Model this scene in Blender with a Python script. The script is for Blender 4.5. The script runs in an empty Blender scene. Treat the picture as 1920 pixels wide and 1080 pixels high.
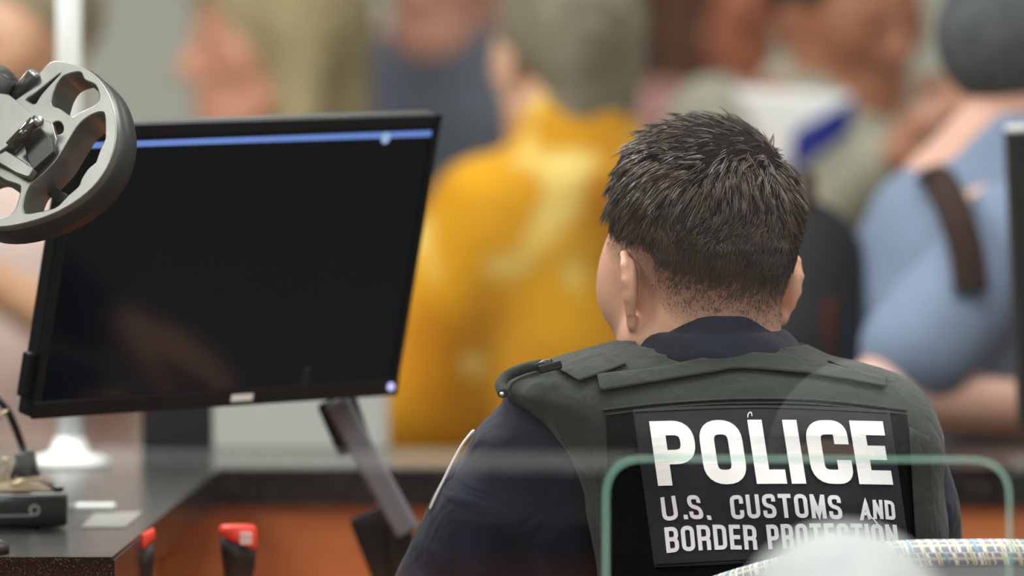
import bpy, bmesh, math, random
import numpy as np
from mathutils import Vector, Matrix, noise as mnoise

random.seed(7); np.random.seed(7)
S = bpy.context.scene
COL = S.collection

# ------------------------------------------------------------------ camera
FPX = 16000.0            # focal length in pixels of the 1920 px frame (300 mm lens)
CAM_Y = -8.1
H = 1.78
PITCH = math.atan(840.0 / FPX)
cam_d = bpy.data.cameras.new('camera'); cam = bpy.data.objects.new('camera', cam_d); COL.objects.link(cam)
cam_d.sensor_width = 36.0; cam_d.lens = 300.0
cam.location = (0, CAM_Y, H)
cam.rotation_euler = (math.pi/2 - PITCH, 0, 0)
cam_d.clip_end = 60
cam_d.dof.use_dof = True; cam_d.dof.focus_distance = 8.03; cam_d.dof.aperture_fstop = 3.2
S.camera = cam
S.view_settings.view_transform = 'Standard'; S.view_settings.look = 'None'
S.view_settings.exposure = 0.0; S.view_settings.gamma = 1.0
S.view_settings.use_curve_mapping = False
try:
    S.cycles.use_denoising = True
    S.cycles.max_bounces = 8; S.cycles.diffuse_bounces = 3; S.cycles.transparent_max_bounces = 16
    S.cycles.sample_clamp_indirect = 4.0
except Exception:
    pass

# ------------------------------------------------------------------ world and lamps
W = bpy.data.worlds.new('World'); S.world = W; W.use_nodes = True
W.node_tree.nodes['Background'].inputs[0].default_value = (0.80, 0.85, 0.83, 1)
W.node_tree.nodes['Background'].inputs[1].default_value = 0.25

def area(name, loc, sx, sy, power, col=(1, 0.985, 0.95)):
    d = bpy.data.lights.new(name, 'AREA'); d.shape = 'RECTANGLE'; d.size = sx; d.size_y = sy
    d.energy = power; d.color = col
    o = bpy.data.objects.new(name, d); COL.objects.link(o); o.location = loc
    return o
CEIL = 3.5
LAMPS = [(-2.2, -6.6, 60), (2.2, -6.6, 60), (0.0, -4.0, 55), (-2.4, -1.4, 70), (2.4, -1.2, 60), (0.3, 0.1, 60), (-1.7, 1.6, 130), (2.4, 2.6, 48), (-.4, 5.0, 46)]
for i, (x, y, p) in enumerate(LAMPS):
    area('ceiling_lamp_light', (x, y, CEIL - 0.07), 1.15, 1.15, p)

# ------------------------------------------------------------------ helpers
def P(px, py, Y):
    """world point seen at photo pixel (px, py) standing at depth Y"""
    dx = (px - 960.0) / FPX; dy = (540.0 - py) / FPX
    c, s = math.cos(PITCH), math.sin(PITCH)
    d = Vector((dx, c + dy * s, -s + dy * c))
    t = (Y - CAM_Y) / d.y
    return Vector((0, CAM_Y, H)) + d * t

def lin(c):
    return tuple(((v/255.0)/12.92 if v/255.0 <= 0.04045 else ((v/255.0+0.055)/1.055)**2.4) for v in c)

def mat(name, col, rough=0.6, spec=0.3, metal=0.0, var=None, bump=None, sheen=0.0, coat=0.0):
    """var=(scale, second colour, contrast)  bump=(scale, strength[, distance])"""
    m = bpy.data.materials.new(name); m.use_nodes = True
    nt = m.node_tree; b = nt.nodes['Principled BSDF']
    b.inputs['Base Color'].default_value = lin(col) + (1,)
    b.inputs['Roughness'].default_value = rough; b.inputs['Specular IOR Level'].default_value = spec
    b.inputs['Metallic'].default_value = metal
    b.inputs['Sheen Weight'].default_value = sheen; b.inputs['Coat Weight'].default_value = coat
    if var or bump:
        tc = nt.nodes.new('ShaderNodeTexCoord')
    if var:
        n = nt.nodes.new('ShaderNodeTexNoise'); n.inputs['Scale'].default_value = var[0]; n.inputs['Detail'].default_value = 4
        nt.links.new(tc.outputs['Object'], n.inputs['Vector'])
        r = nt.nodes.new('ShaderNodeValToRGB')
        k = var[2] if len(var) > 2 else 0.2
        r.color_ramp.elements[0].position = 0.5 - k; r.color_ramp.elements[1].position = 0.5 + k
        r.color_ramp.elements[0].color = lin(col) + (1,); r.color_ramp.elements[1].color = lin(var[1]) + (1,)
        nt.links.new(n.outputs[0], r.inputs[0]); nt.links.new(r.outputs[0], b.inputs['Base Color'])
    if bump:
        n2 = nt.nodes.new('ShaderNodeTexNoise'); n2.inputs['Scale'].default_value = bump[0]; n2.inputs['Detail'].default_value = 3
        nt.links.new(tc.outputs['Object'], n2.inputs['Vector'])
        bp = nt.nodes.new('ShaderNodeBump'); bp.inputs['Strength'].default_value = bump[1]
        bp.inputs['Distance'].default_value = bump[2] if len(bump) > 2 else 0.002
        nt.links.new(n2.outputs[0], bp.inputs['Height']); nt.links.new(bp.outputs[0], b.inputs['Normal'])
    return m

def emis(name, col, strength):
    m = bpy.data.materials.new(name); m.use_nodes = True; nt = m.node_tree
    b = nt.nodes['Principled BSDF']; b.inputs['Base Color'].default_value = (0.02, 0.02, 0.02, 1)
    b.inputs['Emission Color'].default_value = lin(col) + (1,); b.inputs['Emission Strength'].default_value = strength
    return m

def tag(o, label=None, cat=None, group=None, kind=None):
    if label: o['label'] = label
    if cat: o['category'] = cat
    if group: o['group'] = group
    if kind: o['kind'] = kind
    return o

def link(name, me, m=None, parent=None, smooth=False):
    o = bpy.data.objects.new(name, me); COL.objects.link(o)
    if m is not None:
        me.materials.clear(); me.materials.append(m)
    if parent is not None: o.parent = parent
    if smooth:
        me.polygons.foreach_set('use_smooth', np.ones(len(me.polygons), dtype=bool))
    return o

def empty(name, label, cat, group=None):
    o = bpy.data.objects.new(name, None); COL.objects.link(o); o.empty_display_size = 0.1
    return tag(o, label, cat, group)

def mesh_np(name, v, q):
    me = bpy.data.meshes.new(name)
    v = np.asarray(v, dtype=np.float32); q = np.asarray(q, dtype=np.int32)
    n = q.shape[1]
    me.vertices.add(len(v)); me.vertices.foreach_set('co', v.ravel())
    me.loops.add(q.size); me.loops.foreach_set('vertex_index', q.ravel())
    me.polygons.add(len(q)); me.polygons.foreach_set('loop_start', np.arange(0, q.size, n, dtype=np.int32))
    me.update(calc_edges=True); me.validate()
    return me

def obj_bm(name, bm, m, parent=None, smooth=False):
    me = bpy.data.meshes.new(name); bm.normal_update(); bm.to_mesh(me); bm.free()
    return link(name, me, m, parent, smooth)

def box_bm(bm, lo, hi, bevel=0.0, M=None, seg=2):
    g = bmesh.ops.create_cube(bm, size=1.0)
    lo = Vector(lo); hi = Vector(hi)
    T = Matrix.Translation((lo+hi)/2) @ Matrix.Diagonal(((hi-lo).x, (hi-lo).y, (hi-lo).z, 1))
    bmesh.ops.transform(bm, matrix=T, verts=g['verts'])
    vs = g['verts']
    if bevel > 0:
        es = list({e for v in vs for e in v.link_edges})
        r = bmesh.ops.bevel(bm, geom=es, offset=bevel, segments=seg, affect='EDGES', profile=0.5)
        vs = list({v for f in r['faces'] for v in f.verts} | {v for v in vs if v.is_valid})
    if M is not None:
        bmesh.ops.transform(bm, matrix=M, verts=[v for v in vs if v.is_valid])

def box(name, lo, hi, m, parent=None, bevel=0.0, M=None, smooth=False):
    bm = bmesh.new(); box_bm(bm, lo, hi, bevel, M)
    return obj_bm(name, bm, m, parent, smooth)

def smooth_path(pts, sub=6):
    pts = [Vector(p) for p in pts]; out = []
    n = len(pts)
    for i in range(n-1):
        p0 = pts[max(i-1, 0)]; p1 = pts[i]; p2 = pts[i+1]; p3 = pts[min(i+2, n-1)]
        for k in range(sub):
            t = k/sub
            out.append(0.5*((2*p1) + (p2-p0)*t + (2*p0-5*p1+4*p2-p3)*t*t + (3*p1-p0-3*p2+p3)*t**3))
    out.append(pts[-1])
    return out

def tube_me(name, pts, rad, sides=10, cap=True, uv=False):
    pts = [Vector(p) for p in pts]; n = len(pts)
    if not hasattr(rad, '__len__'): rad = [rad]*n
    V = []; Fq = []; up = None; U = []
    L = 0.0
    for i, p in enumerate(pts):
        t = (pts[min(i+1, n-1)] - pts[max(i-1, 0)]).normalized()
        if up is None:
            up = Vector((0, 0, 1)) if abs(t.z) < 0.9 else Vector((1, 0, 0))
        a = t.cross(up).normalized(); up = a.cross(t).normalized()
        if i: L += (p - pts[i-1]).length
        for k in range(sides):
            w = 2*math.pi*k/sides
            V.append(p + (a*math.cos(w) + up*math.sin(w))*rad[i]); U.append((L, k/sides))
    me = bpy.data.meshes.new(name)
    for i in range(n-1):
        for k in range(sides):
            k2 = (k+1) % sides
            Fq.append((i*sides+k, i*sides+k2, (i+1)*sides+k2, (i+1)*sides+k))
    if cap:
        Fq.append(tuple(range(sides-1, -1, -1))); Fq.append(tuple((n-1)*sides+k for k in range(sides)))
    me.from_pydata([tuple(v) for v in V], [], Fq); me.update()
    if uv:
        uvl = me.uv_layers.new(name='UVMap')
        for poly in me.polygons:
            ks = [me.loops[l].vertex_index % sides for l in poly.loop_indices]
            wrap = (0 in ks) and (sides-1 in ks)
            for l in poly.loop_indices:
                vi = me.loops[l].vertex_index; u, v = U[vi]
                if wrap and v == 0: v = 1.0
                uvl.data[l].uv = (u, v)
    return me

def tube(name, pts, rad, m, parent=None, sides=10, smooth=True, uv=False):
    return link(name, tube_me(name, pts, rad, sides, True, uv), m, parent, smooth)

def lathe(name, prof, m, parent=None, n=32, M=None, smooth=True):
    V = []; Fq = []
    for (r, z) in prof:
        for k in range(n):
            a = 2*math.pi*k/n
            V.append((r*math.cos(a), r*math.sin(a), z))
    for i in range(len(prof)-1):
        for k in range(n):
            k2 = (k+1) % n
            Fq.append((i*n+k, i*n+k2, (i+1)*n+k2, (i+1)*n+k))
    Fq.append(tuple(range(n-1, -1, -1))); Fq.append(tuple((len(prof)-1)*n+k for k in range(n)))
    if M is not None: V = [tuple(M @ Vector(v)) for v in V]
    me = bpy.data.meshes.new(name); me.from_pydata(V, [], Fq); me.update()
    o = link(name, me, m, parent, smooth)
    return o

def fillet(pts, r, closed=True, seg=6):
    """round the corners of a 2-D polygon; r is a number or one per corner"""
    n = len(pts); out = []
    for i in range(n):
        p = Vector(pts[i]); ri = r[i] if hasattr(r, '__len__') else r
        if (not closed and i in (0, n-1)) or ri <= 0:
            out.append(p); continue
        a = Vector(pts[i-1]) - p; b = Vector(pts[(i+1) % n]) - p
        la, lb = a.length, b.length
        if la < 1e-9 or lb < 1e-9: out.append(p); continue
        a /= la; b /= lb
        ang = math.acos(max(-1, min(1, a.dot(b))))
        if ang > 3.1: out.append(p); continue
        d = min(ri/math.tan(ang/2), 0.49*la, 0.49*lb)
        p0 = p + a*d; p1 = p + b*d
        for k in range(seg+1):
            t = k/seg
            out.append(p0*(1-t)**2 + p*2*t*(1-t) + p1*t*t)
    return out

def plate(name, loops, depth, bevel, m, parent=None, M=None, smooth=False):
    """extruded 2-D outline with holes (local x,y outline, z thickness), one mesh"""
    cu = bpy.data.curves.new(name, 'CURVE'); cu.dimensions = '2D'; cu.fill_mode = 'BOTH'
    cu.extrude = depth/2 - bevel; cu.bevel_depth = bevel; cu.bevel_resolution = 2
    for lp in loops:
        sp = cu.splines.new('POLY'); sp.points.add(len(lp)-1); sp.use_cyclic_u = True
        for i, p in enumerate(lp): sp.points[i].co = (p[0], p[1], 0, 1)
    tmp = bpy.data.objects.new('tmp', cu); COL.objects.link(tmp)
    dg = bpy.context.evaluated_depsgraph_get()
    me = bpy.data.meshes.new_from_object(tmp.evaluated_get(dg)); me.name = name
    bpy.data.objects.remove(tmp); bpy.data.curves.remove(cu)
    if M is not None: me.transform(M)
    return link(name, me, m, parent, smooth)

# ---- implicit surfaces: smooth unions of primitives, meshed with surface nets
class Field:
    def __init__(s, lo, hi, h):
        s.lo = np.array(lo, float); s.h = h
        s.n = np.ceil((np.array(hi)-s.lo)/h).astype(int)+1
        s.ax = [s.lo[i] + h*np.arange(s.n[i]) for i in range(3)]
        s.g = np.full(tuple(s.n), 1.0, dtype=np.float32)
    def blk(s, lo, hi, pad):
        i0 = np.clip(np.floor((np.array(lo)-pad-s.lo)/s.h).astype(int), 0, s.n)
        i1 = np.clip(np.ceil((np.array(hi)+pad-s.lo)/s.h).astype(int)+1, 0, s.n)
        sl = tuple(slice(i0[i], i1[i]) for i in range(3))
        return sl, s.ax[0][sl[0]][:, None, None], s.ax[1][sl[1]][None, :, None], s.ax[2][sl[2]][None, None, :]
    def comb(s, sl, d, k, mode):
        if d.size == 0: return
        a = s.g[sl]
        if mode == 'add':
            if k > 0:
                w = np.maximum(k-np.abs(a-d), 0)/k
                s.g[sl] = np.minimum(a, d) - w*w*k/4
            else: s.g[sl] = np.minimum(a, d)
        elif mode == 'sub':
            d = -d
            if k > 0:
                w = np.maximum(k-np.abs(a-d), 0)/k
                s.g[sl] = np.maximum(a, d) + w*w*k/4
            else: s.g[sl] = np.maximum(a, d)
    def cap(s, a, b, ra, rb, k=0.02, mode='add'):
        a = np.array(a, float); b = np.array(b, float)
        lo = np.minimum(a-ra, b-rb); hi = np.maximum(a+ra, b+rb)
        sl, x, y, z = s.blk(lo, hi, k+2*s.h)
        ab = b-a; L2 = max(ab.dot(ab), 1e-9)
        t = np.clip(((x-a[0])*ab[0]+(y-a[1])*ab[1]+(z-a[2])*ab[2])/L2, 0, 1)
        d = np.sqrt((x-a[0]-t*ab[0])**2+(y-a[1]-t*ab[1])**2+(z-a[2]-t*ab[2])**2) - (ra+(rb-ra)*t)
        s.comb(sl, d, k, mode)
    def ell(s, c, r, R=None, k=0.02, mode='add'):
        c = np.array(c, float); m = max(r)
        sl, x, y, z = s.blk(c-m, c+m, k+2*s.h)
        x = x-c[0]; y = y-c[1]; z = z-c[2]
        if R is None: u, v, w = x, y, z
        else:
            R = np.array(R)
            u = x*R[0, 0]+y*R[1, 0]+z*R[2, 0]; v = x*R[0, 1]+y*R[1, 1]+z*R[2, 1]; w = x*R[0, 2]+y*R[1, 2]+z*R[2, 2]
        q = np.sqrt((u/r[0])**2+(v/r[1])**2+(w/r[2])**2)
        q2 = np.sqrt((u/r[0]**2)**2+(v/r[1]**2)**2+(w/r[2]**2)**2)+1e-9
        s.comb(sl, np.where(q < 1e-4, -min(r), q*(q-1)/q2), k, mode)
    def fn(s, f, lo, hi, k=0.0, mode='add'):
        sl, x, y, z = s.blk(lo, hi, 2*s.h)
        s.comb(sl, f(x, y, z).astype(np.float32), k, mode)
    def mesh(s):
        g = s.g.astype(np.float64); sg = g < 0; n = s.n
        cnt = np.zeros(tuple(n-1), dtype=np.int8)
        for i in (0, 1):
            for j in (0, 1):
                for k in (0, 1):
                    cnt += sg[i:n[0]-1+i, j:n[1]-1+j, k:n[2]-1+k]
        C = np.argwhere((cnt > 0) & (cnt < 8))
        idx = np.full(tuple(n-1), -1, dtype=np.int64); idx[C[:, 0], C[:, 1], C[:, 2]] = np.arange(len(C))
        acc = np.zeros((len(C), 3)); num = np.zeros(len(C))
        offs = [(i, j, k) for i in (0, 1) for j in (0, 1) for k in (0, 1)]
        for a in offs:
            for b in offs:
                if sum(abs(a[i]-b[i]) for i in range(3)) == 1 and a < b:
                    ga = g[C[:, 0]+a[0], C[:, 1]+a[1], C[:, 2]+a[2]]; gb = g[C[:, 0]+b[0], C[:, 1]+b[1], C[:, 2]+b[2]]
                    x = (ga < 0) != (gb < 0)
                    t = np.where(x, ga/np.where(x, ga-gb, 1), 0)
                    pa = np.array(a, float); pb = np.array(b, float)
                    acc += np.where(x[:, None], pa+(pb-pa)*t[:, None], 0); num += x
        v = s.lo + s.h*(C + acc/num[:, None])
        Q = []
        for ax in range(3):
            o = [(1, 2), (2, 0), (0, 1)][ax]
            sl0 = [slice(1, -1)]*3; sl1 = [slice(1, -1)]*3
            sl0[ax] = slice(0, n[ax]-1); sl1[ax] = slice(1, n[ax])
            A = sg[tuple(sl0)]; B = sg[tuple(sl1)]
            E = np.argwhere(A != B)
            if len(E) == 0: continue
            f = A[E[:, 0], E[:, 1], E[:, 2]]
            base = E.copy()
            for q in range(3):
                if q != ax: base[:, q] += 1
            def cell(d1, d2):
                c = base.copy(); c[:, o[0]] += d1; c[:, o[1]] += d2
                return idx[c[:, 0], c[:, 1], c[:, 2]]
            quad = np.stack([cell(-1, -1), cell(0, -1), cell(0, 0), cell(-1, 0)], 1)
            quad[~f] = quad[~f][:, ::-1]
            Q.append(quad)
        return v, np.concatenate(Q)

def field_obj(name, F, m, parent=None):
    v, q = F.mesh()
    return link(name, mesh_np(name, v, q), m, parent, True)

def rotz(a): return np.array([[math.cos(a), -math.sin(a), 0], [math.sin(a), math.cos(a), 0], [0, 0, 1.0]])
def rotx(a): return np.array([[1.0, 0, 0], [0, math.cos(a), -math.sin(a)], [0, math.sin(a), math.cos(a)]])
def roty(a): return np.array([[math.cos(a), 0, math.sin(a)], [0, 1.0, 0], [-math.sin(a), 0, math.cos(a)]])

def add_head(F, O, R, s=1.0, neck=None, detail=True):
    """head in its own frame: +y face, +x its right, z up, origin between the ears"""
    O = np.array(O, float); R = np.array(R)
    T = lambda p: O + R @ (np.array(p, float)*s)
    F.ell(T((0, -.012, .045)), (.076*s, .098*s, .088*s), R, .01)
    F.ell(T((0, .026, -.026)), (.067*s, .066*s, .088*s), R, .03)
    F.ell(T((0, .052, -.085)), (.040*s, .036*s, .030*s), R, .03)          # jaw and chin
    F.cap(T((0, .080, -.104)), T((0, .076, -.098)), .014*s, .016*s, .015)
    for sx in (-1, 1):
        F.cap(T((sx*.060, .004, -.050)), T((sx*.030, .060, -.097)), .021*s, .018*s, .028)   # jaw line
        F.ell(T((sx*.042, .058, -.012)), (.022*s, .022*s, .020*s), R, .03)   # cheekbone
        F.ell(T((sx*.052, .046, .012)), (.019*s, .030*s, .036*s), R, .03)    # temple
        F.cap(T((sx*.014, .088, .030)), T((sx*.045, .074, .030)), .009*s, .008*s, .012)     # brow
    if detail:
        for sx in (-1, 1):
            F.ell(T((sx*.031, .094, .010)), (.016*s, .012*s, .011*s), R, .008, 'sub')
            F.ell(T((sx*.031, .080, .010)), (.012*s, .012*s, .012*s), R, .002)            # eyeball
    F.cap(T((0, .092, .016)), T((0, .112, -.026)), .008*s, .0125*s, .012)  # nose
    for sx in (-1, 1): F.ell(T((sx*.011, .100, -.030)), (.009*s, .010*s, .008*s), R, .006)
    F.cap(T((-.016, .090, -.059)), T((.016, .090, -.059)), .006*s, .006*s, .006)
    F.cap(T((-.013, .090, -.069)), T((.013, .090, -.069)), .007*s, .007*s, .005)
    for sx in (-1, 1):                                                      # ears
        Re = R @ rotz(sx*0.50)                                            # flare outwards
        E = T((sx*.0745, -.004, -.004))
        ear = lambda p: E + Re @ (np.array(p, float)*s)
        F.ell(ear((sx*.0030, -.010, .004)), (.0062*s, .0175*s, .027*s), Re, .005)
        hel = [(sx*.004, .010, .012), (sx*.006, .011, .024), (sx*.008, .003, .0335), (sx*.009, -.011, .0335), (sx*.0095, -.0215, .024),
               (sx*.009, -.0245, .009), (sx*.008, -.0220, -.006), (sx*.006, -.016, -.019), (sx*.004, -.010, -.027)]
        for i in range(len(hel)-1): F.cap(ear(hel[i]), ear(hel[i+1]), .0036*s, .0036*s, .003)
        F.ell(ear((sx*.0035, -.006, -.0285)), (.0048*s, .0085*s, .0095*s), Re, .004)   # lobe
        F.cap(ear((sx*.003, .009, -.004)), ear((sx*.004, .008, .004)), .005*s, .004*s, .004)   # tragus
        if detail: F.ell(ear((sx*.0105, -.002, .001)), (.0055*s, .010*s, .015*s), Re, .003, 'sub')
    if neck is not None:
        F.cap(T((0, -.030, -.045)), neck, .056*s, .060*s, .03)

def add_hand(F, w, fwd, up, side, s=1.0, curl=0.5, k=0.008):
    """palm, four unequal bent fingers and a thumb on the side of the palm; side = thumb direction"""
    w = Vector(w); f = Vector(fwd).normalized(); u = Vector(up); u = (u - f*u.dot(f)).normalized(); t = f.cross(u)
    if t.dot(Vector(side)) < 0: t = -t
    for q in (-.026, -.009, .009, .026):
        F.cap(w + f*.01*s + t*q*.6*s, w + f*.082*s + t*q*s, .014*s, .012*s, .012)
    for q, L in ((.029, .074), (.010, .083), (-.010, .077), (-.028, .060)):
        p = w + f*.085*s + t*q*s; a = 0.0
        for j, (fr, r) in enumerate(((.45, .0095), (.30, .0088), (.25, .008))):
            a += curl*(0.55 if j == 0 else 0.75)
            d = f*math.cos(a) - u*math.sin(a)
            n = p + d*L*fr*s
            F.cap(p, n, r*s, r*.93*s, .003); p = n
    p0 = w + f*.022*s + t*.024*s; p1 = p0 + (f*.6+t*.75-u*.25).normalized()*.040*s
    p2 = p1 + (f*.85+t*.35-u*.3*(1+curl)).normalized()*.032*s; p3 = p2 + (f*.95-u*.25*(1+curl)).normalized()*.024*s
    F.cap(p0, p1, .015*s, .0115*s, .01); F.cap(p1, p2, .0112*s, .010*s, .004); F.cap(p2, p3, .010*s, .0085*s, .003)

def slab_fn(tab, p=2.6):
    """stack of super-ellipse slices; tab rows (z, cx, cy, a, b)"""
    t = np.array(sorted(tab)); zz = t[:, 0]
    def f(x, y, z):
        cx = np.interp(z, zz, t[:, 1]); cy = np.interp(z, zz, t[:, 2]); a = np.interp(z, zz, t[:, 3]); b = np.interp(z, zz, t[:, 4])
        q = ((np.abs(x-cx)/a)**p + (np.abs(y-cy)/b)**p)**(1/p)
        d = (q-1)*np.minimum(a, b)
        return np.maximum(d, np.maximum(zz[0]-z, z-zz[-1]))
    return f

def skin_mat(name, col):
    m = mat(name, col, 0.5, 0.35, var=(40, tuple(int(c*0.88) for c in col), .35), bump=(300, .12, .0006))
    b = m.node_tree.nodes['Principled BSDF']
    b.inputs['Subsurface Weight'].default_value = 0.15
    b.inputs['Subsurface Radius'].default_value = (.012, .005, .003)
    b.inputs['Subsurface Scale'].default_value = 0.5
    return m

M_eye = mat('eye_dark', (30, 22, 18), .15, .5)
M_shoe = mat('shoe_leather', (35, 32, 30), .4, .4)

# ------------------------------------------------------------------ setting
M_floor = mat('floor_terrazzo', (128, 124, 116), .35, .4, var=(25, (112, 108, 101), .2))
M_wall = mat('wall_paint', (196, 198, 186), .7, .2, var=(2.0, (190, 192, 181), .3))
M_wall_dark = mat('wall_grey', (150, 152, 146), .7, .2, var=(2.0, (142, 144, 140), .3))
M_ceil = mat('ceiling_tile', (214, 214, 208), .8, .1)
M_granite = mat('black_granite', (20, 19, 19), .24, .2, var=(620, (120, 116, 112), .12))
M_granite.node_tree.nodes['Color Ramp'].color_ramp.elements[0].position = .59
M_granite.node_tree.nodes['Color Ramp'].color_ramp.elements[1].position = .68
M_wood = mat('orange_wood', (184, 112, 68), .4, .3, var=(7, (160, 94, 56), .25))
# stretch the grain along x
def grain(m, s):
    nt = m.node_tree; n = [x for x in nt.nodes if x.type == 'TEX_NOISE'][0]; tc = [x for x in nt.nodes if x.type == 'TEX_COORD'][0]
    mp = nt.nodes.new('ShaderNodeMapping'); mp.inputs['Scale'].default_value = s
    nt.links.new(tc.outputs['Object'], mp.inputs['Vector']); nt.links.new(mp.outputs[0], n.inputs['Vector'])
grain(M_wood, (.6, .6, 7))
M_panel = mat('pale_panel', (176, 180, 176), .6, .3)
M_white = mat('white_enamel', (236, 238, 238), .3, .5)
M_lampface = emis('lamp_diffuser', (255, 252, 244), 2.6)
M_alu = mat('aluminium', (170, 172, 172), .35, .5, metal=.9)

X0, X1, Y0, Y1 = -5.0, 5.0, -11.0, 7.2
def struct(name, lo, hi, m, kind='structure'):
    return tag(box(name, lo, hi, m), kind=kind)
struct('floor', (X0-.1, Y0-.1, -.1), (X1+.1, Y1+.1, 0), M_floor)
struct('ceiling', (X0-.1, Y0-.1, CEIL), (X1+.1, Y1+.1, CEIL+.1), M_ceil)
struct('wall_back', (X0-.1, Y1, 0), (X1+.1, Y1+.1, CEIL), M_wall)
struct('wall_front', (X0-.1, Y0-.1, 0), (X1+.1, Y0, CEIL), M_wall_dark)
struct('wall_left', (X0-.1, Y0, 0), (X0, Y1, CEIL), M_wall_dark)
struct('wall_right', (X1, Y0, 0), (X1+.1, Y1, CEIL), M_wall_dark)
for i, (x, y, p) in enumerate(LAMPS):
    r = empty('ceiling_lamp', 'square white ceiling lamp panel recessed overhead', 'lamp', 'ceiling lamp panels'); r.location = (x, y, CEIL)
    bm = bmesh.new()
    for lo, hi in (((-.64, -.64, -.05), (.64, -.59, 0)), ((-.64, .59, -.05), (.64, .64, 0)), ((-.64, -.59, -.05), (-.59, .59, 0)), ((.59, -.59, -.05), (.64, .59, 0))):
        box_bm(bm, lo, hi)
    obj_bm('frame', bm, M_white, r)
    box('diffuser', (-.59, -.59, -.03), (.59, .59, 0), M_lampface, r)

M_added_door = mat('added_dark_door', (34, 40, 48), .4, .4)  # added unseen dark doors, keep the left part of the glass reflection dark
for i, dx in ((1, -3.3), (2, -2.15)):
    d_ = box('door_%d' % i, (dx, Y0, 0), (dx+1.13, Y0+.05, 2.3), M_added_door); tag(d_, kind='structure')
    tube('door_handle', [(dx+(1.05 if i == 1 else .08), Y0+.05, 1.05), (dx+(1.05 if i == 1 else .08), Y0+.10, 1.05), (dx+(.93 if i == 1 else .20), Y0+.10, 1.05)], .011, M_alu, d_, 10)

# ------------------------------------------------------------------ L-shaped granite worktop with timber fronts
TOP = P(100, 1045, 0.0).z            # the near edge of the left desk
xe = P(215, 1050, 0.0).x
THK = 0.040
FAR0 = CAM_Y + (H-TOP)/((879+300)/FPX)       # near edge of the far counter
FAR1 = CAM_Y + (H-TOP)/((838+300)/FPX)
bm = bmesh.new()
out = [(-1.5, 0.0), (xe, 0.0), (xe+.058, FAR0), (1.6, FAR0), (1.6, FAR1), (-1.5, FAR1)]
vb = [bm.verts.new((x, y, TOP-THK)) for x, y in out]; vt = [bm.verts.new((x, y, TOP)) for x, y in out]
bm.faces.new(vt); bm.faces.new(vb[::-1])
for i in range(len(out)):
    j = (i+1) % len(out); bm.faces.new((vb[i], vb[j], vt[j], vt[i]))
bmesh.ops.bevel(bm, geom=[e for e in bm.edges if all(abs(v.co.z-TOP) < 1e-6 for v in e.verts)], offset=.003, segments=2, affect='EDGES')
wt = obj_bm('worktop', bm, M_granite)
tag(wt, 'black speckled granite worktop bending round the officer under the big monitor', 'worktop')
# drawer unit under the left desk, timber front under the far counter
cab = empty('booth_cabinet', 'orange timber cabinet under the black worktop at the lower left', 'cabinet')
box('body', (-1.45, .06, .0), (xe-.006, FAR1-.02, TOP-THK), M_wood, cab)
for k in range(2):
    box('door', (-1.40+.48*k, .038, .10), (-.96+.48*k, .06, TOP-THK-.03), M_wood, cab, .004)
ff = empty('counter_cabinet', 'orange timber cabinet front below the black counter behind the officer', 'cabinet')
box('panel', (xe-.004, FAR0+.012, .08), (1.55, FAR0+.05, TOP-THK), M_wood, ff)
box('plinth', (xe-.004, FAR0+.06, 0), (1.55, FAR0+.12, .08), M_granite, ff)
box('back_panel', (xe-.004, FAR1-.05, .0), (1.55, FAR1-.01, TOP-THK), M_wood, ff)

# ------------------------------------------------------------------ glass partition with a rounded opening
PY = -0.80; PA = math.asin(0.045)
def glass_mat(name, tint):
    m = bpy.data.materials.new(name); m.use_nodes = True; nt = m.node_tree
    nt.nodes.remove(nt.nodes['Principled BSDF']); o = nt.nodes['Material Output']
    tr = nt.nodes.new('ShaderNodeBsdfTransparent'); tr.inputs[0].default_value = tint + (1,)
    gl = nt.nodes.new('ShaderNodeBsdfGlossy'); gl.inputs['Roughness'].default_value = 0.0; gl.inputs[0].default_value = (1, 1, 1, 1)
    lw = nt.nodes.new('ShaderNodeLayerWeight'); lw.inputs[0].default_value = .5
    pw = nt.nodes.new('ShaderNodeMath'); pw.operation = 'POWER'; pw.inputs[1].default_value = 5
    ma = nt.nodes.new('ShaderNodeMath'); ma.operation = 'MULTIPLY_ADD'; ma.inputs[1].default_value = .95; ma.inputs[2].default_value = .046
    mx = nt.nodes.new('ShaderNodeMixShader')
    nt.links.new(lw.outputs['Facing'], pw.inputs[0]); nt.links.new(pw.outputs[0], ma.inputs[0]); nt.links.new(ma.outputs[0], mx.inputs[0])
    nt.links.new(tr.outputs[0], mx.inputs[1]); nt.links.new(gl.outputs[0], mx.inputs[2]); nt.links.new(mx.outputs[0], o.inputs[0])
    return m
M_glass = glass_mat('clear_glass', (.975, .99, .982))
M_edge = mat('green_glass_edge', (128, 196, 172), .25, .5, var=(5, (178, 200, 192), .25))
M_edge.node_tree.nodes['Principled BSDF'].inputs['Alpha'].default_value = .62
pane_root = empty('glass_partition', 'tall clear glass partition with a rounded opening and green cut edge before the officer', 'glass')
MP = Matrix.Translation((0, PY, 0)) @ Matrix.Rotation(-PA, 4, 'Z')
def on_pane(px, py):
    """pixel -> pane plane coordinates (x along the pane, z)"""
    o = Vector((0, CAM_Y, H)); d = P(px, py, 0) - o
    n = MP.to_3x3() @ Vector((0, -1, 0)); t = (Vector((0, PY, 0)) - o).dot(n) / d.dot(n)
    q = MP.inverted() @ (o + d*t)
    return q.x, q.z
PZ0 = .92
hx0, hz1 = on_pane(1133, 857); hx1, _ = on_pane(1896, 857)
hz0 = 1.00
hole = fillet([(hx0, hz0), (hx1, hz0), (hx1, hz1), (hx0, hz1)], .034, True, 8)
outer = [(-1.6, PZ0), (1.6, PZ0), (1.6, 2.35), (-1.6, 2.35)]
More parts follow.
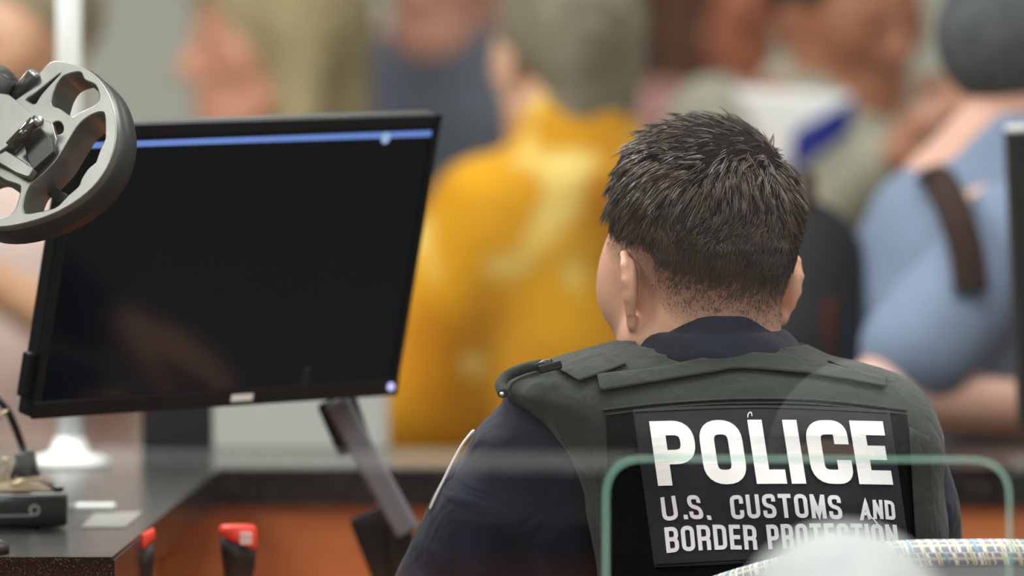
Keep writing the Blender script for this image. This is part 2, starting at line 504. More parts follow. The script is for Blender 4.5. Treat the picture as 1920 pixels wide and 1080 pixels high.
MPL = MP @ Matrix.Rotation(math.pi/2, 4, 'X')
plate('pane', [outer, hole], .010, 0.0, M_glass, pane_root, MPL)
n = len(hole); V = []; Fq = []
for p in hole:
    c = Vector(((hx0+hx1)/2, (hz0+hz1)/2)); q = Vector(p)
    for (dy, off) in ((-.0051, .0), (.0051, .0), (.0051, -.0034), (-.0051, -.0034)):
        dd = (c-q); dd = Vector((np.sign(dd.x)*min(abs(dd.x), 1), np.sign(dd.y)*min(abs(dd.y), 1)))
        e = (c-q).normalized()*off
        V.append(tuple(MP @ Vector((q.x-e.x, dy, q.y-e.y))))
for i in range(n):
    j = (i+1) % n
    for k in range(4):
        k2 = (k+1) % 4
        Fq.append((i*4+k, j*4+k, j*4+k2, i*4+k2))
me = bpy.data.meshes.new('cut_edge'); me.from_pydata(V, [], Fq); me.update()
tag(link('cut_edge', me, M_edge, pane_root), 'pale green polished edge of the opening')
bm = bmesh.new(); box_bm(bm, (-1.6, -.02, PZ0-.03), (1.6, .02, PZ0)); bmesh.ops.transform(bm, matrix=MP, verts=bm.verts)
obj_bm('bottom_rail', bm, M_alu, pane_root)
bm = bmesh.new(); box_bm(bm, (-1.6, -.02, 2.35), (1.6, .02, 2.39)); bmesh.ops.transform(bm, matrix=MP, verts=bm.verts)
obj_bm('top_rail', bm, M_alu, pane_root)
for sx in (-1.6, 1.56):
    bm = bmesh.new(); box_bm(bm, (sx, -.02, PZ0), (sx+.04, .02, 2.35)); bmesh.ops.transform(bm, matrix=MP, verts=bm.verts)
    obj_bm('side_rail', bm, M_alu, pane_root)
sill = empty('partition_base', 'timber base wall carrying the glass partition below the picture', 'counter')
bm = bmesh.new(); box_bm(bm, (-1.6, -.10, 0), (1.6, .10, PZ0-.06)); bmesh.ops.transform(bm, matrix=MP, verts=bm.verts)
obj_bm('base_wall', bm, M_wood, sill)
bm = bmesh.new(); box_bm(bm, (-1.6, -.22, PZ0-.06), (1.6, .14, PZ0-.03)); bmesh.ops.transform(bm, matrix=MP, verts=bm.verts)
obj_bm('ledge', bm, M_granite, sill)

# the counter on the camera's side that the glass mirrors
vc = empty('visitor_counter', 'black topped timber counter on the near side with white rear strip, mirrored in the glass', 'counter')
M_greytop = mat('grey_laminate', (150, 148, 142), .5, .3)
box('base', (-2.4, -3.75, 0), (2.4, -3.02, .985), M_wood, vc)
box('counter_top', (-2.45, -3.80, .985), (2.45, -2.97, 1.020), mat('black_laminate', (16, 16, 17), .6, .2), vc)
box('rear_upstand', (-2.45, -3.83, .985), (-.12, -3.80, 1.034), M_white, vc, .004)
box('rear_upstand', (.33, -3.83, .985), (2.45, -3.80, 1.034), M_white, vc, .004)

pl_ = empty('added_pendant_lamp', 'added white pendant lamp to brighten the mirrored near counter', 'lamp')  # added unseen lamp, brightens the counter that the glass reflects
bm = bmesh.new(); box_bm(bm, (-1.3, -2.80, 2.10), (1.3, -2.60, 2.13)); obj_bm('shade', bm, M_white, pl_)
box('diffuser', (-1.28, -2.78, 2.085), (1.28, -2.62, 2.10), M_lampface, pl_)
for x in (-1.0, 1.0): tube('cord', [(x, -2.7, 2.13), (x, -2.7, CEIL)], .003, M_white, pl_, 6)
lp = area('added_pendant_light', (0, -2.7, 2.08), 2.5, .16, 60)

# ------------------------------------------------------------------ the officer
OFF_SKIN = (230, 176, 150)
HO = P(1315, 533, .045); HR = rotz(math.radians(30)) @ rotx(math.radians(-3)); HS = 1.035
NB = P(1345, 665, .0)                # base of the neck

# --- vest: slices read off the photo at the depth of the officer
def vest_row(py, xl, xr, cy, b):
    a = P(xl, py, -.03); c = P(xr, py, -.03)
    return (a.z, (a.x+c.x)/2, cy, (c.x-a.x)/2, b)
VT = [vest_row(*r) for r in (
    (618, 1290, 1420, .030, .020), (632, 1215, 1482, .028, .045), (645, 1160, 1500, .025, .062), (660, 1108, 1535, .022, .075), (675, 1050, 1570, .020, .083),
    (690, 1000, 1640, .016, .092), (705, 962, 1685, .013, .098), (722, 938, 1722, .010, .104), (745, 940, 1748, .006, .110),
    (770, 985, 1760, .003, .115), (800, 1025, 1766, 0, .120), (850, 1062, 1772, 0, .126), (930, 1096, 1775, 0, .130), (1000, 1111, 1778, 0, .130),
    (1100, 1118, 1778, 0, .130), (1400, 1150, 1760, .01, .135), (1560, 1160, 1750, .01, .13))]
vest_base = slab_fn(VT, 3.0)
nz = P(1345, 650, 0)
def vest_d(x, y, z):
    d = vest_base(x, y, z)
    # neck hole
    hd = np.sqrt(((x-P(1340, 640, 0).x)/.084)**2 + ((y-.034)/.100)**2) - 1
    hd = hd*.075
    hd = np.maximum(hd, P(1338, 672, 0).z - z)
    d = np.maximum(d, -hd)
    # soft cloth unevenness
    d = d + .0016*np.sin(38*x+11*z)*np.sin(31*z-9*x+1.3) + .0012*np.sin(75*z+20*x)
    return d

def drape(px, py, off):
    """photo pixel -> point lying on the vest's back, lifted by off"""
    px = np.asarray(px, float); py = np.asarray(py, float)
    c, s = math.cos(PITCH), math.sin(PITCH)
    dx = (px-960)/FPX; dy = (540-py)/FPX
    D = np.stack([dx, c+dy*s, -s+dy*c], -1)
    D = D/D[..., 1:2]
    o = np.array([0, CAM_Y, H])
    lo = np.full(px.shape, 7.85); hit = np.full(px.shape, np.nan)
    ts = np.linspace(7.85, 8.25, 161); prev = None
    for t in ts:
        p = o + D*t
        v = vest_d(p[..., 0], p[..., 1], p[..., 2]) - off
        if prev is not None:
            m = np.isnan(hit) & (v <= 0)
            fr = np.where(m, prev/np.where(np.abs(prev-v) < 1e-9, 1, prev-v), 0)
            hit = np.where(m, t-(1-fr)*(ts[1]-ts[0]), hit)
        prev = v
    hit = np.where(np.isnan(hit), 8.12, hit)
    return o + D*hit[..., None]

M_vest = mat('vest_cordura', (40, 44, 41), .85, .2, var=(60, (48, 52, 48), .3), bump=(700, .45, .0012), sheen=.1)
def creases(m, sc, dist):
    nt = m.node_tree; bp = [x for x in nt.nodes if x.type == 'BUMP'][0]; tc = [x for x in nt.nodes if x.type == 'TEX_COORD'][0]
    n = nt.nodes.new('ShaderNodeTexNoise'); n.inputs['Scale'].default_value = sc; n.inputs['Detail'].default_value = 2; n.inputs['Distortion'].default_value = 1.2
    b2 = nt.nodes.new('ShaderNodeBump'); b2.inputs['Distance'].default_value = dist; b2.inputs['Strength'].default_value = .8
    nt.links.new(tc.outputs['Object'], n.inputs['Vector']); nt.links.new(n.outputs[0], b2.inputs['Height']); nt.links.new(b2.outputs[0], bp.inputs['Normal'])
creases(M_vest, 22, .006)
M_velcro = mat('velcro_black', (15, 15, 16), .95, .1, bump=(1200, .9, .002))
M_patch = mat('patch_cloth', (37, 37, 43), .85, .2, var=(40, (44, 44, 50), .3), bump=(1200, .4, .001))
M_letter = mat('white_print', (246, 246, 248), .6, .25, bump=(700, .2, .0006))
M_thread = mat('embroidery_white', (222, 222, 228), .7, .25, bump=(900, .4, .001))
M_shirt = mat('navy_shirt', (27, 30, 45), .8, .2, var=(30, (31, 34, 50), .3), bump=(260, .2, .001), sheen=.1); creases(M_shirt, 16, .010)
M_trouser = mat('navy_trousers', (28, 29, 38), .85, .2)
M_plastic = mat('black_plastic', (20, 20, 21), .35, .4)

# skin: fine head and neck, joined with the hidden trunk, arms and hands into one mesh
Fh = Field((HO.x-.15, HO.y-.16, HO.z-.20), (HO.x+.15, HO.y+.18, HO.z+.17), .0028)
add_head(Fh, HO, HR, HS, neck=(NB.x, NB.y+.012, NB.z-.06))
hv, hq = Fh.mesh()
LSH = P(1060, 850, .02); LEL = P(872, 1130, .10); RSH = P(1668, 835, .02); REL = P(1722, 1120, .08)
PEL = P(1450, 1480, .02); LWR = Vector((PEL.x-.12, .30, PEL.z+.13)); RWR = Vector((PEL.x+.12, .30, PEL.z+.13))
Fb = Field((-.30, -.14, .15), (.66, .92, 1.34), .011)
PEL = P(1450, 1480, .02)
Fb.cap((NB.x, NB.y, NB.z-.03), PEL, .06, .11, .04)
for s_, sh, el, wr in ((-1, LSH, LEL, LWR), (1, RSH, REL, RWR)):
    Fb.cap((NB.x, .02, NB.z-.08), sh, .05, .05, .03); Fb.cap(sh, el, .045, .036, .02); Fb.cap(el, wr, .038, .026, .02)
    add_hand(Fb, wr, (0, 1, -.12), (0, 0, 1), (-s_, 0, 0), 1.0, .35)
    hip = PEL + Vector((s_*.09, .0, -.03)); kn = hip + Vector((s_*.05, .42, .02)); an = kn + Vector((0, .0, -.40))
    Fb.cap(hip, kn, .075, .05, .03); Fb.cap(kn, an, .05, .035, .02); Fb.cap(an, an+Vector((0, .13, -.03)), .035, .028, .02)
bv, bq = Fb.mesh()
me = mesh_np('person', np.concatenate([hv, bv]), np.concatenate([hq, bq+len(hv)]))
# stubble of the clipped sides and nape: a colour of the scalp itself
loc = (hv - np.array(HO)) @ HR / HS
def hairline(y):
    return np.interp(y, [-.12, -.09, -.06, -.035, -.015, .02, .045, .06, .09], [-.066, -.060, -.048, -.030, -.010, .012, .025, .055, .088])
fade = np.clip((loc[:, 2] - hairline(loc[:, 1]) - .004)/.075, 0, 1)**.55*.93
fade = np.where(np.abs(loc[:, 0]) > .081, 0, fade)
att = me.attributes.new('stubble', 'FLOAT', 'POINT'); att.data.foreach_set('value', np.concatenate([fade, np.zeros(len(bv))]).astype(np.float32))
M_oskin = skin_mat('officer_skin', OFF_SKIN)
nt = M_oskin.node_tree; b = nt.nodes['Principled BSDF']
at = nt.nodes.new('ShaderNodeAttribute'); at.attribute_name = 'stubble'
src = b.inputs['Base Color'].links[0].from_socket
mx = nt.nodes.new('ShaderNodeMix'); mx.data_type = 'RGBA'
ns = nt.nodes.new('ShaderNodeTexNoise'); ns.inputs['Scale'].default_value = 700
tc = nt.nodes.new('ShaderNodeTexCoord'); nt.links.new(tc.outputs['Object'], ns.inputs['Vector'])
m1 = nt.nodes.new('ShaderNodeMath'); m1.operation = 'MULTIPLY_ADD'; m1.inputs[1].default_value = .9; m1.inputs[2].default_value = -.45
m2 = nt.nodes.new('ShaderNodeMath'); m2.operation = 'MULTIPLY'
m3 = nt.nodes.new('ShaderNodeMath'); m3.operation = 'ADD'; m3.use_clamp = True
sw = nt.nodes.new('ShaderNodeMath'); sw.operation = 'GREATER_THAN'; sw.inputs[1].default_value = .01
nt.links.new(at.outputs['Fac'], sw.inputs[0])
nt.links.new(ns.outputs[0], m1.inputs[0]); nt.links.new(m1.outputs[0], m2.inputs[0]); nt.links.new(sw.outputs[0], m2.inputs[1])
nt.links.new(m2.outputs[0], m3.inputs[0]); nt.links.new(at.outputs['Fac'], m3.inputs[1])
nt.links.new(m3.outputs[0], mx.inputs['Factor']); nt.links.new(src, mx.inputs[6]); mx.inputs[7].default_value = lin((38, 33, 31)) + (1,)
nt.links.new(mx.outputs[2], b.inputs['Base Color'])
off = link('person', me, M_oskin, None, True)
tag(off, 'seated officer in black vest marked POLICE, back turned, short dark hair', 'person')
for sx in (-1, 1):
    p = np.array(HO) + HR @ (np.array((sx*.031, .0885, .010))*HS)
    bm = bmesh.new(); bmesh.ops.create_uvsphere(bm, u_segments=10, v_segments=8, radius=.005); bmesh.ops.translate(bm, vec=p, verts=bm.verts)
    obj_bm('eye', bm, M_eye, off, True)

# --- vest
Fv = Field((-.12, -.20, .76), (.58, .20, 1.40), .0055)
Fv.fn(vest_d, (-.12, -.20, .76), (.58, .20, 1.40))
vest = field_obj('vest', Fv, M_vest, off)

# --- shirt: trunk, sleeves, collar
Fs = Field((-.26, -.18, .70), (.62, .78, 1.40), .008)
shirt_base = slab_fn([(z, cx, cy, max(a-.014, .01), max(b-.014, .008)) for z, cx, cy, a, b in VT if z < 1.285], 3.0)
Fs.fn(shirt_base, (-.12, -.18, .74), (.58, .20, 1.40))
L0 = P(1040, 832, .020)
Fs.cap(P(1022, 792, .015), P(992, 870, .03), .046, .055, .015); Fs.cap(P(1050, 900, .03), P(1020, 1120, .08), .055, .055, .02)
Fs.cap(L0, P(990, 875, .035), .056, .0565, .012); Fs.cap(P(990, 875, .035), P(942, 960, .05), .0565, .061, .012)
Fs.cap(P(942, 960, .05), P(905, 1030, .07), .061, .062, .015); Fs.cap(P(905, 1030, .07), P(872, 1125, .095), .061, .064, .02)
Fs.cap(P(853, 1100, .06), P(900, 1190, .14), .050, .06, .02)
Fs.cap(P(878, 1120, .095), LWR - Vector((0, .03, 0)), .058, .042, .03)
Fs.cap(RSH, P(1693, 960, .04), .050, .050, .02); Fs.cap(P(1693, 960, .04), REL, .050, .052, .02); Fs.cap(REL, RWR - Vector((0, .03, 0)), .052, .040, .03)
sv, sq = Fs.mesh()
# creases of the sleeve cloth: diagonal folds around the bent elbow
x, y, z = sv[:, 0], sv[:, 1], sv[:, 2]
wgt = np.clip((1.17-z)/.10, 0, 1)*np.clip((.10-x)/.05, 0, 1)*np.clip((.25-y)/.1, 0, 1)
fold = np.maximum(np.sin(62*(x*.75+z*.9)+3*np.sin(14*x))-.1, -.4)*.0085*wgt + .002*np.sin(90*z+40*x)*np.clip((.10-x)/.05, 0, 1)
sv[:, 1] -= fold; sv[:, 0] -= fold*.5
shirt = link('shirt', mesh_np('shirt', sv, sq), M_shirt, off, True)
# collar: stand and folded leaf
def ring_shell(name, rows, thick, m, parent, n=56, jit=0.0):
    V = []; Fq = []; R = len(rows)
    for sgn in (0, 1):
        for (z, cx, cy, a, b_, tx) in rows:
            for k in range(n):
                w = 2*math.pi*k/n
                aa = a - sgn*thick; bb = b_ - sgn*thick
                V.append((cx+aa*math.cos(w), cy+bb*math.sin(w), z + tx*math.cos(w) - .022*max(0, math.sin(w))))
    for s_ in (0, 1):
        for i in range(R-1):
            for k in range(n):
                k2 = (k+1) % n; q = (s_*R*n+i*n+k, s_*R*n+i*n+k2, s_*R*n+(i+1)*n+k2, s_*R*n+(i+1)*n+k)
                Fq.append(q if s_ == 0 else q[::-1])
    for i in (0, R-1):
        for k in range(n):
            k2 = (k+1) % n; q = (i*n+k, R*n+i*n+k, R*n+i*n+k2, i*n+k2)
            Fq.append(q if i == 0 else q[::-1])
    me = bpy.data.meshes.new(name); me.from_pydata(V, [], Fq); me.update()
    return link(name, me, m, parent, True)
def crow(py, xl, xr, cy, b, tx=0.0):
    a = P(xl, py, 0); c = P(xr, py, 0); return (a.z, (a.x+c.x)/2, cy, (c.x-a.x)/2, b, tx)
ring_shell('collar', [crow(690, 1150, 1530, .030, .098), crow(655, 1182, 1506, .030, .094), crow(635, 1194, 1490, .030, .090), crow(627, 1203, 1482, .030, .087),
    crow(622, 1214, 1474, .030, .084), crow(620, 1224, 1468, .030, .080), crow(606, 1236, 1462, .030, .078), crow(592, 1247, 1456, .030, .075), crow(588, 1252, 1453, .030, .073)], .006, M_shirt, off)
# trousers and shoes
Ft = Field((-.02, -.16, .20), (.56, .62, .86), .011)
Fo = Field((-.02, .0, .15), (.60, .75, .40), .008)
Ft.ell(PEL, (.17, .13, .13), None, .02)
for s_ in (-1, 1):
    hip = PEL + Vector((s_*.09, .0, -.03)); kn = hip + Vector((s_*.05, .42, .02)); an = kn + Vector((0, .0, -.40))
    Ft.cap(hip, kn, .095, .070, .03); Ft.cap(kn, an+Vector((0, 0, .03)), .068, .050, .02)
    Fo.cap(an+Vector((0, -.02, -.02)), an+Vector((0, .14, -.035)), .045, .040, .01); Fo.cap(an+Vector((0, 0, -.01)), an+Vector((0, 0, .05)), .046, .046, .01)
field_obj('trousers', Ft, M_trouser, off)
FOOT = PEL.z - .03 + .02 - .40 - .075
v, q = Fo.mesh()
for s_ in (-1, 1):
    sel = (v[:, 0] > PEL.x) if s_ > 0 else (v[:, 0] <= PEL.x)
    mp = np.cumsum(sel)-1; qq = q[np.all(sel[q], axis=1)]
    link('shoe', mesh_np('shoe', v[sel], mp[qq]), M_shoe, off, True)

# --- pieces sewn on the vest
def cloth_piece(name, grid_px, off0, off1, m, parent, label=None):
    """grid_px: rows of (px, py); a piece of cloth lying on the vest with a real edge"""
    g = np.array(grid_px, float); r, c = g.shape[:2]
    top = drape(g[..., 0], g[..., 1], off1); bot = drape(g[..., 0], g[..., 1], off0)
    V = np.concatenate([top.reshape(-1, 3), bot.reshape(-1, 3)]); N = r*c; Q = []
    for i in range(r-1):
        for j in range(c-1):
            Q.append((i*c+j, (i+1)*c+j, (i+1)*c+j+1, i*c+j+1))
    edge = [(0, j) for j in range(c)] + [(i, c-1) for i in range(1, r)] + [(r-1, j) for j in range(c-2, -1, -1)] + [(i, 0) for i in range(r-2, 0, -1)]
    for k in range(len(edge)):
        a = edge[k]; b_ = edge[(k+1) % len(edge)]; ia = a[0]*c+a[1]; ib = b_[0]*c+b_[1]
        Q.append((ia, ib, ib+N, ia+N))
    o = link(name, mesh_np(name, V, Q), m, parent, False)
    if label: o['label'] = label
    return o
def band(top, bot, n=48, r=6):
    """grid between two pixel polylines"""
    def res(pl):
        pl = np.array(pl, float); t = np.linspace(0, 1, len(pl)); tt = np.linspace(0, 1, n)
        # smooth through the points
        sp = smooth_path([(p[0], p[1], 0) for p in pl], 12); sp = np.array([(q.x, q.y) for q in sp]); ts = np.linspace(0, 1, len(sp))
        return np.stack([np.interp(tt, ts, sp[:, 0]), np.interp(tt, ts, sp[:, 1])], -1)
    a = res(top); b_ = res(bot); w = np.linspace(0, 1, r)[:, None, None]
    return a[None]*(1-w) + b_[None]*w

cloth_piece('yoke_flap', band([(1119, 700), (1230, 688), (1330, 668), (1400, 660), (1500, 668), (1590, 690), (1662, 706)],
                              [(1126, 733), (1250, 712), (1330, 699), (1390, 691), (1500, 699), (1590, 712), (1660, 724)], 60, 6), -.001, .0075, M_vest, off)
cloth_piece('shoulder_strap', band([(1030, 681), (1082, 666), (1130, 658)], [(1086, 714), (1130, 699), (1174, 682)], 16, 10), -.001, .0075, M_vest, off)
cloth_piece('shoulder_strap', band([(1562, 668), (1610, 684), (1655, 700)], [(1552, 676), (1604, 695), (1662, 712)], 16, 6), -.001, .0070, M_vest, off)
cloth_piece('panel_seam', band([(1130, 766), (1260, 752), (1400, 745), (1540, 748), (1700, 766)], [(1130, 770), (1260, 756), (1400, 749), (1540, 752), (1700, 770)], 50, 3), -.001, .0050, M_vest, off)
cloth_piece('panel_seam', band([(1136, 776), (1260, 761), (1400, 754), (1540, 757), (1702, 775)], [(1136, 779), (1260, 764), (1400, 757), (1540, 760), (1702, 778)], 50, 3), -.001, .0042, M_vest, off)
cloth_piece('velcro_panel', band([(1136, 780), (1190, 770), (1440, 758), (1668, 768), (1700, 778)], [(1150, 1200), (1230, 1200), (1440, 1200), (1700, 1200), (1762, 1200)], 50, 40), -.001, .0025, M_velcro, off)
cloth_piece('side_strap', band([(1704, 800), (1742, 820)], [(1722, 1100), (1768, 1100)], 8, 30), -.001, .0055, M_vest, off)
PATCH = band([(1186, 768), (1300, 762), (1430, 760), (1560, 763), (1668, 770)], [(1227, 1064), (1350, 1059), (1460, 1052), (1600, 1046), (1708, 1046)], 60, 40)
patch = cloth_piece('back_patch', PATCH, .001, .0060, M_patch, off, 'dark square patch with white lettering')
# stitched hem of the patch
for rows in (((1190, 773), (1430, 765), (1664, 775)), ((1231, 1059), (1460, 1047), (1703, 1041))):
    pl = np.array([(p.x, p.y) for p in smooth_path([(a, b_, 0) for a, b_ in rows], 30)])
    tube('stitching', [Vector(p) for p in drape(pl[:, 0], pl[:, 1], .0062)], .0005, M_velcro, patch, 5)

# --- lettering: strokes laid on the patch
def ribbon(pts, t, closed):
    pts = [Vector(p) for p in pts]; n = len(pts); L = []; R_ = []
    for i in range(n):
        a = pts[i] - pts[i-1] if (closed or i > 0) else pts[1]-pts[0]
        b_ = pts[(i+1) % n] - pts[i] if (closed or i < n-1) else pts[-1]-pts[-2]
        a = a.normalized() if a.length > 1e-9 else b_.normalized(); b_ = b_.normalized() if b_.length > 1e-9 else a
        na = Vector((-a.y, a.x)); nb = Vector((-b_.y, b_.x)); m = (na+nb)
        m = m.normalized() if m.length > 1e-6 else na
        k = t/2/max(.35, m.dot(na))
        L.append(pts[i]+m*k); R_.append(pts[i]-m*k)
    return L, R_
GL = {
 'P': [('e', [(0, 0), (0, 1)], 0), ('', [(-.0, 1), (1, 1), (1, .42), (0, .42)], [0, 1, 1, 0])],
 'O': [('c', [(0, 0), (0, 1), (1, 1), (1, 0)], 1)],
 'L': [('e', [(0, 1), (0, 0), (1, 0)], 0)],
 'I': [('e', [(0.5, 0), (0.5, 1)], 0)],
 'C': [('', [(1, .66), (1, 1), (0, 1), (0, 0), (1, 0), (1, .34)], 1)],
 'E': [('e', [(0, 0), (0, 1)], 0), ('r', [(0, 1), (1, 1)], 0), ('r', [(0, .5), (.9, .5)], 0), ('r', [(0, 0), (1, 0)], 0)],
 'U': [('e', [(0, 1), (0, 0), (1, 0), (1, 1)], 1)],
 'S': [('', [(1, .72), (1, 1), (0, 1), (0, .55), (1, .45), (1, 0), (0, 0), (0, .28)], 1)],
 'T': [('e', [(0, 1), (1, 1)], 0), ('l', [(.5, 0), (.5, 1)], 0)],
 'M': [('e', [(0, 0), (0, 1)], 0), ('e', [(1, 0), (1, 1)], 0), ('', [(0.03, 1), (.5, .1), (.97, 1)], 0)],
 'A': [('e', [(0, 0), (.5, 1), (1, 0)], 0), ('', [(.2, .28), (.8, .28)], 0)],
 'N': [('e', [(0, 0), (0, 1)], 0), ('e', [(1, 0), (1, 1)], 0), ('', [(0, 1), (1, 0)], 0)],
 'D': [('c', [(0, 0), (0, 1), (1, 1), (1, 0)], [0, 0, 1, 1])],
 'B': [('c', [(0, .52), (0, 1), (1, 1), (1, .52)], [0, 0, 1, 1]), ('c', [(0, 0), (0, .52), (1, .52), (1, 0)], [0, 0, 1, 1])],
 'R': [('e', [(0, 0), (0, 1)], 0), ('', [(0, 1), (1, 1), (1, .45), (0, .45)], [0, 1, 1, 0]), ('l', [(.97, 0), (.97, .36), (.75, .45)], [0, 1, 0])],
 '.': [('e', [(.5, 0), (.5, 0.02)], 0)],
}
def glyph(ch, w, h, t, quad, u0, uw, m, off0, parent, rad):
    """one letter as one mesh; w,h,t in pixels; quad maps (u,v) to the photo"""
    V = []; Fq = []
    for (fl, pts, fr) in GL[ch]:
        pp = [Vector((t/2 + x*(w-t), t/2 + y*(h-t))) for x, y in pts]
        closed = 'c' in fl
        if not closed and fl:
            a = (pp[0]-pp[1]).normalized()*t/2; e = (pp[-1]-pp[-2]).normalized()*t/2
            if fl in ('e', 'l'): pp[0] = pp[0]+a
            if fl in ('e', 'r'): pp[-1] = pp[-1]+e
        r = [rad*q for q in fr] if hasattr(fr, '__len__') else rad*fr
        pl = fillet(pp, r, closed, 6) if r else pp
        # subdivide long spans so that the stroke follows the cloth
        sp = []
        cnt = len(pl) if closed else len(pl)-1
        for i in range(cnt):
            a = Vector(pl[i]); b_ = Vector(pl[(i+1) % len(pl)]); k = max(1, int((b_-a).length/(h*.12)))
            for j in range(k): sp.append(a+(b_-a)*j/k)
        if not closed: sp.append(Vector(pl[-1]))
        sp = [p for i, p in enumerate(sp) if i == 0 or (p-sp[i-1]).length > 1e-6]
        Lf, Rt = ribbon(sp, t, closed)
        b0 = len(V); n = len(sp)
        uv = np.array([(u0 + (q.x/w)*uw, 1-q.y/h) for q in Lf+Rt])
        (ax, ay), (bx, by), (cx, cy), (dx, dy) = quad
        U = uv[:, 0]; T_ = uv[:, 1]
        px = (ax*(1-U)+bx*U)*(1-T_) + (dx*(1-U)+cx*U)*T_; py = (ay*(1-U)+by*U)*(1-T_) + (dy*(1-U)+cy*U)*T_
        py = py - 3.0*(1-(2*U-1)**2)
        f = drape(px, py, off0+.0016); k_ = drape(px, py, off0)
        V += [tuple(p) for p in f] + [tuple(p) for p in k_]
        for i in range(n if closed else n-1):
            j = (i+1) % n
            Fq += [(b0+i, b0+n+i, b0+n+j, b0+j), (b0+i, b0+j, b0+2*n+j, b0+2*n+i), (b0+n+i, b0+3*n+i, b0+3*n+j, b0+n+j)]
        if not closed:
            for i in (0, n-1): Fq.append((b0+i, b0+2*n+i, b0+3*n+i, b0+n+i))
    me = bpy.data.meshes.new('letter'); me.from_pydata(V, [], Fq); me.update()
    bm = bmesh.new(); bm.from_mesh(me); bmesh.ops.recalc_face_normals(bm, faces=bm.faces); bm.to_mesh(me); bm.free()
    return link('letter', me, m, parent)
def word(text, quad, spans, t, m, rad):
    Wp = ((quad[1][0]-quad[0][0]) + (quad[2][0]-quad[3][0]))/2; hp = quad[3][1]-quad[0][1]
    for ch, (a, b_) in zip(text, spans):
        glyph(ch, (b_-a)*Wp, hp, t, quad, a, b_-a, m, .0060, patch, rad)
def even(text, gap=.25, wid={}):
    ws = [wid.get(c, 1.0) for c in text]; tot = sum(ws)+gap*(len(ws)-1); x = 0; o = []
    for w in ws: o.append((x/tot, (x+w)/tot)); x += w+gap
    return o
word('POLICE', [(1217, 790), (1655, 790), (1675, 909), (1234, 911)], [(0, .182), (.204, .386), (.42, .549), (.567, .632), (.66, .838), (.856, 1.0)], 27, M_letter, 34)
word('U.S.', [(1238, 933), (1322, 930), (1334, 975), (1243, 978)], [(0, .33), (.43, .53), (.57, .86), (.93, 1.0)], 7.6, M_thread, 10)
word('CUSTOMS', [(1367, 929), (1575, 929), (1581, 974), (1372, 974)], even('CUSTOMS', .22, {'M': 1.12, 'T': .98}), 7.6, M_thread, 10)
word('AND', [(1612, 940), (1676, 940), (1680, 976), (1613, 976)], even('AND', .20, {'A': 1.1}), 6.6, M_thread, 8)
word('BORDER', [(1245, 989), (1417, 985), (1421, 1031), (1250, 1037)], even('BORDER', .22, {'E': .85}), 7.8, M_thread, 10)
word('PROTECTION', [(1436, 984), (1681, 984), (1687, 1028), (1441, 1030)], even('PROTECTION', .22, {'I': .28, 'E': .85}), 7.8, M_thread, 10)
# loose threads
for pts in ([(1402, 783), (1403, 776), (1408, 773), (1410, 780)], [(1630, 966), (1640, 976), (1648, 986)]):
    pl = np.array(pts, float); tube('loose_thread', smooth_path([Vector(p) for p in drape(pl[:, 0], pl[:, 1], .0085)], 6), .0005, M_letter, patch, 5)

# shoulder hardware: buckle, webbing loop, snap
tube('webbing_loop', smooth_path([P(944, 738, -.055), P(938, 722, -.045), P(952, 704, -.035), P(985, 690, -.035), P(1015, 684, -.045)], 6), .0055, M_vest, off, 8)
bx = P(1032, 688, -.075)
box('strap_buckle', (-.011, -.004, -.004), (.011, .004, .004), M_plastic, off, .0015, Matrix.Translation(bx) @ Matrix.Rotation(-.25, 4, 'Y'))
tube('strap_buckle', smooth_path([P(1008, 690, -.062), P(1020, 683, -.067), P(1034, 682, -.070)], 4), .0045, M_plastic, off, 8)
bm = bmesh.new(); bmesh.ops.create_uvsphere(bm, u_segments=10, v_segments=8, radius=.0028); bmesh.ops.translate(bm, vec=P(941, 740, -.060), verts=bm.verts)
obj_bm('snap_button', bm, M_alu, off, True)
# white border of the round patch on the upper sleeve, seen edge on
tube('sleeve_patch_border', smooth_path([P(889, 806, .02), P(868, 832, .022), P(848, 868, .026), P(832, 900, .03), P(818, 928, .034), P(806, 955, .04)], 6), [.0006]+[.0014]*29+[.0006], M_letter, off, 8)

# --- hair: clipped cap plus thousands of tapered strands
M_hair = mat('dark_brown_hair', (52, 41, 37), .36, .6, var=(60, (92, 75, 66), .2))
M_cap = mat('dark_hair_mass', (26, 21, 20), .9, .1, bump=(220, .8, .004))
Fc = Field((HO.x-.15, HO.y-.17, HO.z-.12), (HO.x+.15, HO.y+.17, HO.z+.20), .0035)
T = lambda p: np.array(HO) + HR @ (np.array(p, float)*HS)
Fc.ell(T((0, -.014, .052)), (.0785*HS, .100*HS, .088*HS), HR, .01)
Fc.ell(T((0, .030, .092)), (.064*HS, .068*HS, .050*HS), HR, .03)
Fc.ell(T((-.004, -.018, .104)), (.060*HS, .072*HS, .050*HS), HR, .03)
def cutcap(x, y, z):          # below this line the hair is only stubble
    p = np.stack(np.broadcast_arrays(x-HO.x, y-HO.y, z-HO.z), -1) @ HR / HS
    return (p[..., 2] - np.interp(p[..., 1], [-.1, -.05, .0, .05, .08], [.040, .046, .055, .068, .095]))*.8
Fc.fn(cutcap, (HO.x-.15, HO.y-.17, HO.z-.12), (HO.x+.15, HO.y+.17, HO.z+.20), .02, 'sub')
hair = field_obj('hair', Fc, M_cap, off)
rng = np.random.default_rng(3)
CC = np.array((0, -.012, .045)); CR = np.array((.076, .098, .088))
def roots(N, f):
    d = rng.normal(size=(N*8, 3)); d /= np.linalg.norm(d, axis=1)[:, None]
    p = CC + d*CR
    n = (p-CC)/CR**2; n /= np.linalg.norm(n, axis=1)[:, None]
    ok = f(p); return p[ok][:N], n[ok][:N]
def vol(z): return np.interp(z, [.03, .05, .075, .11, .14], [.0005, .002, .004, .011, .018])
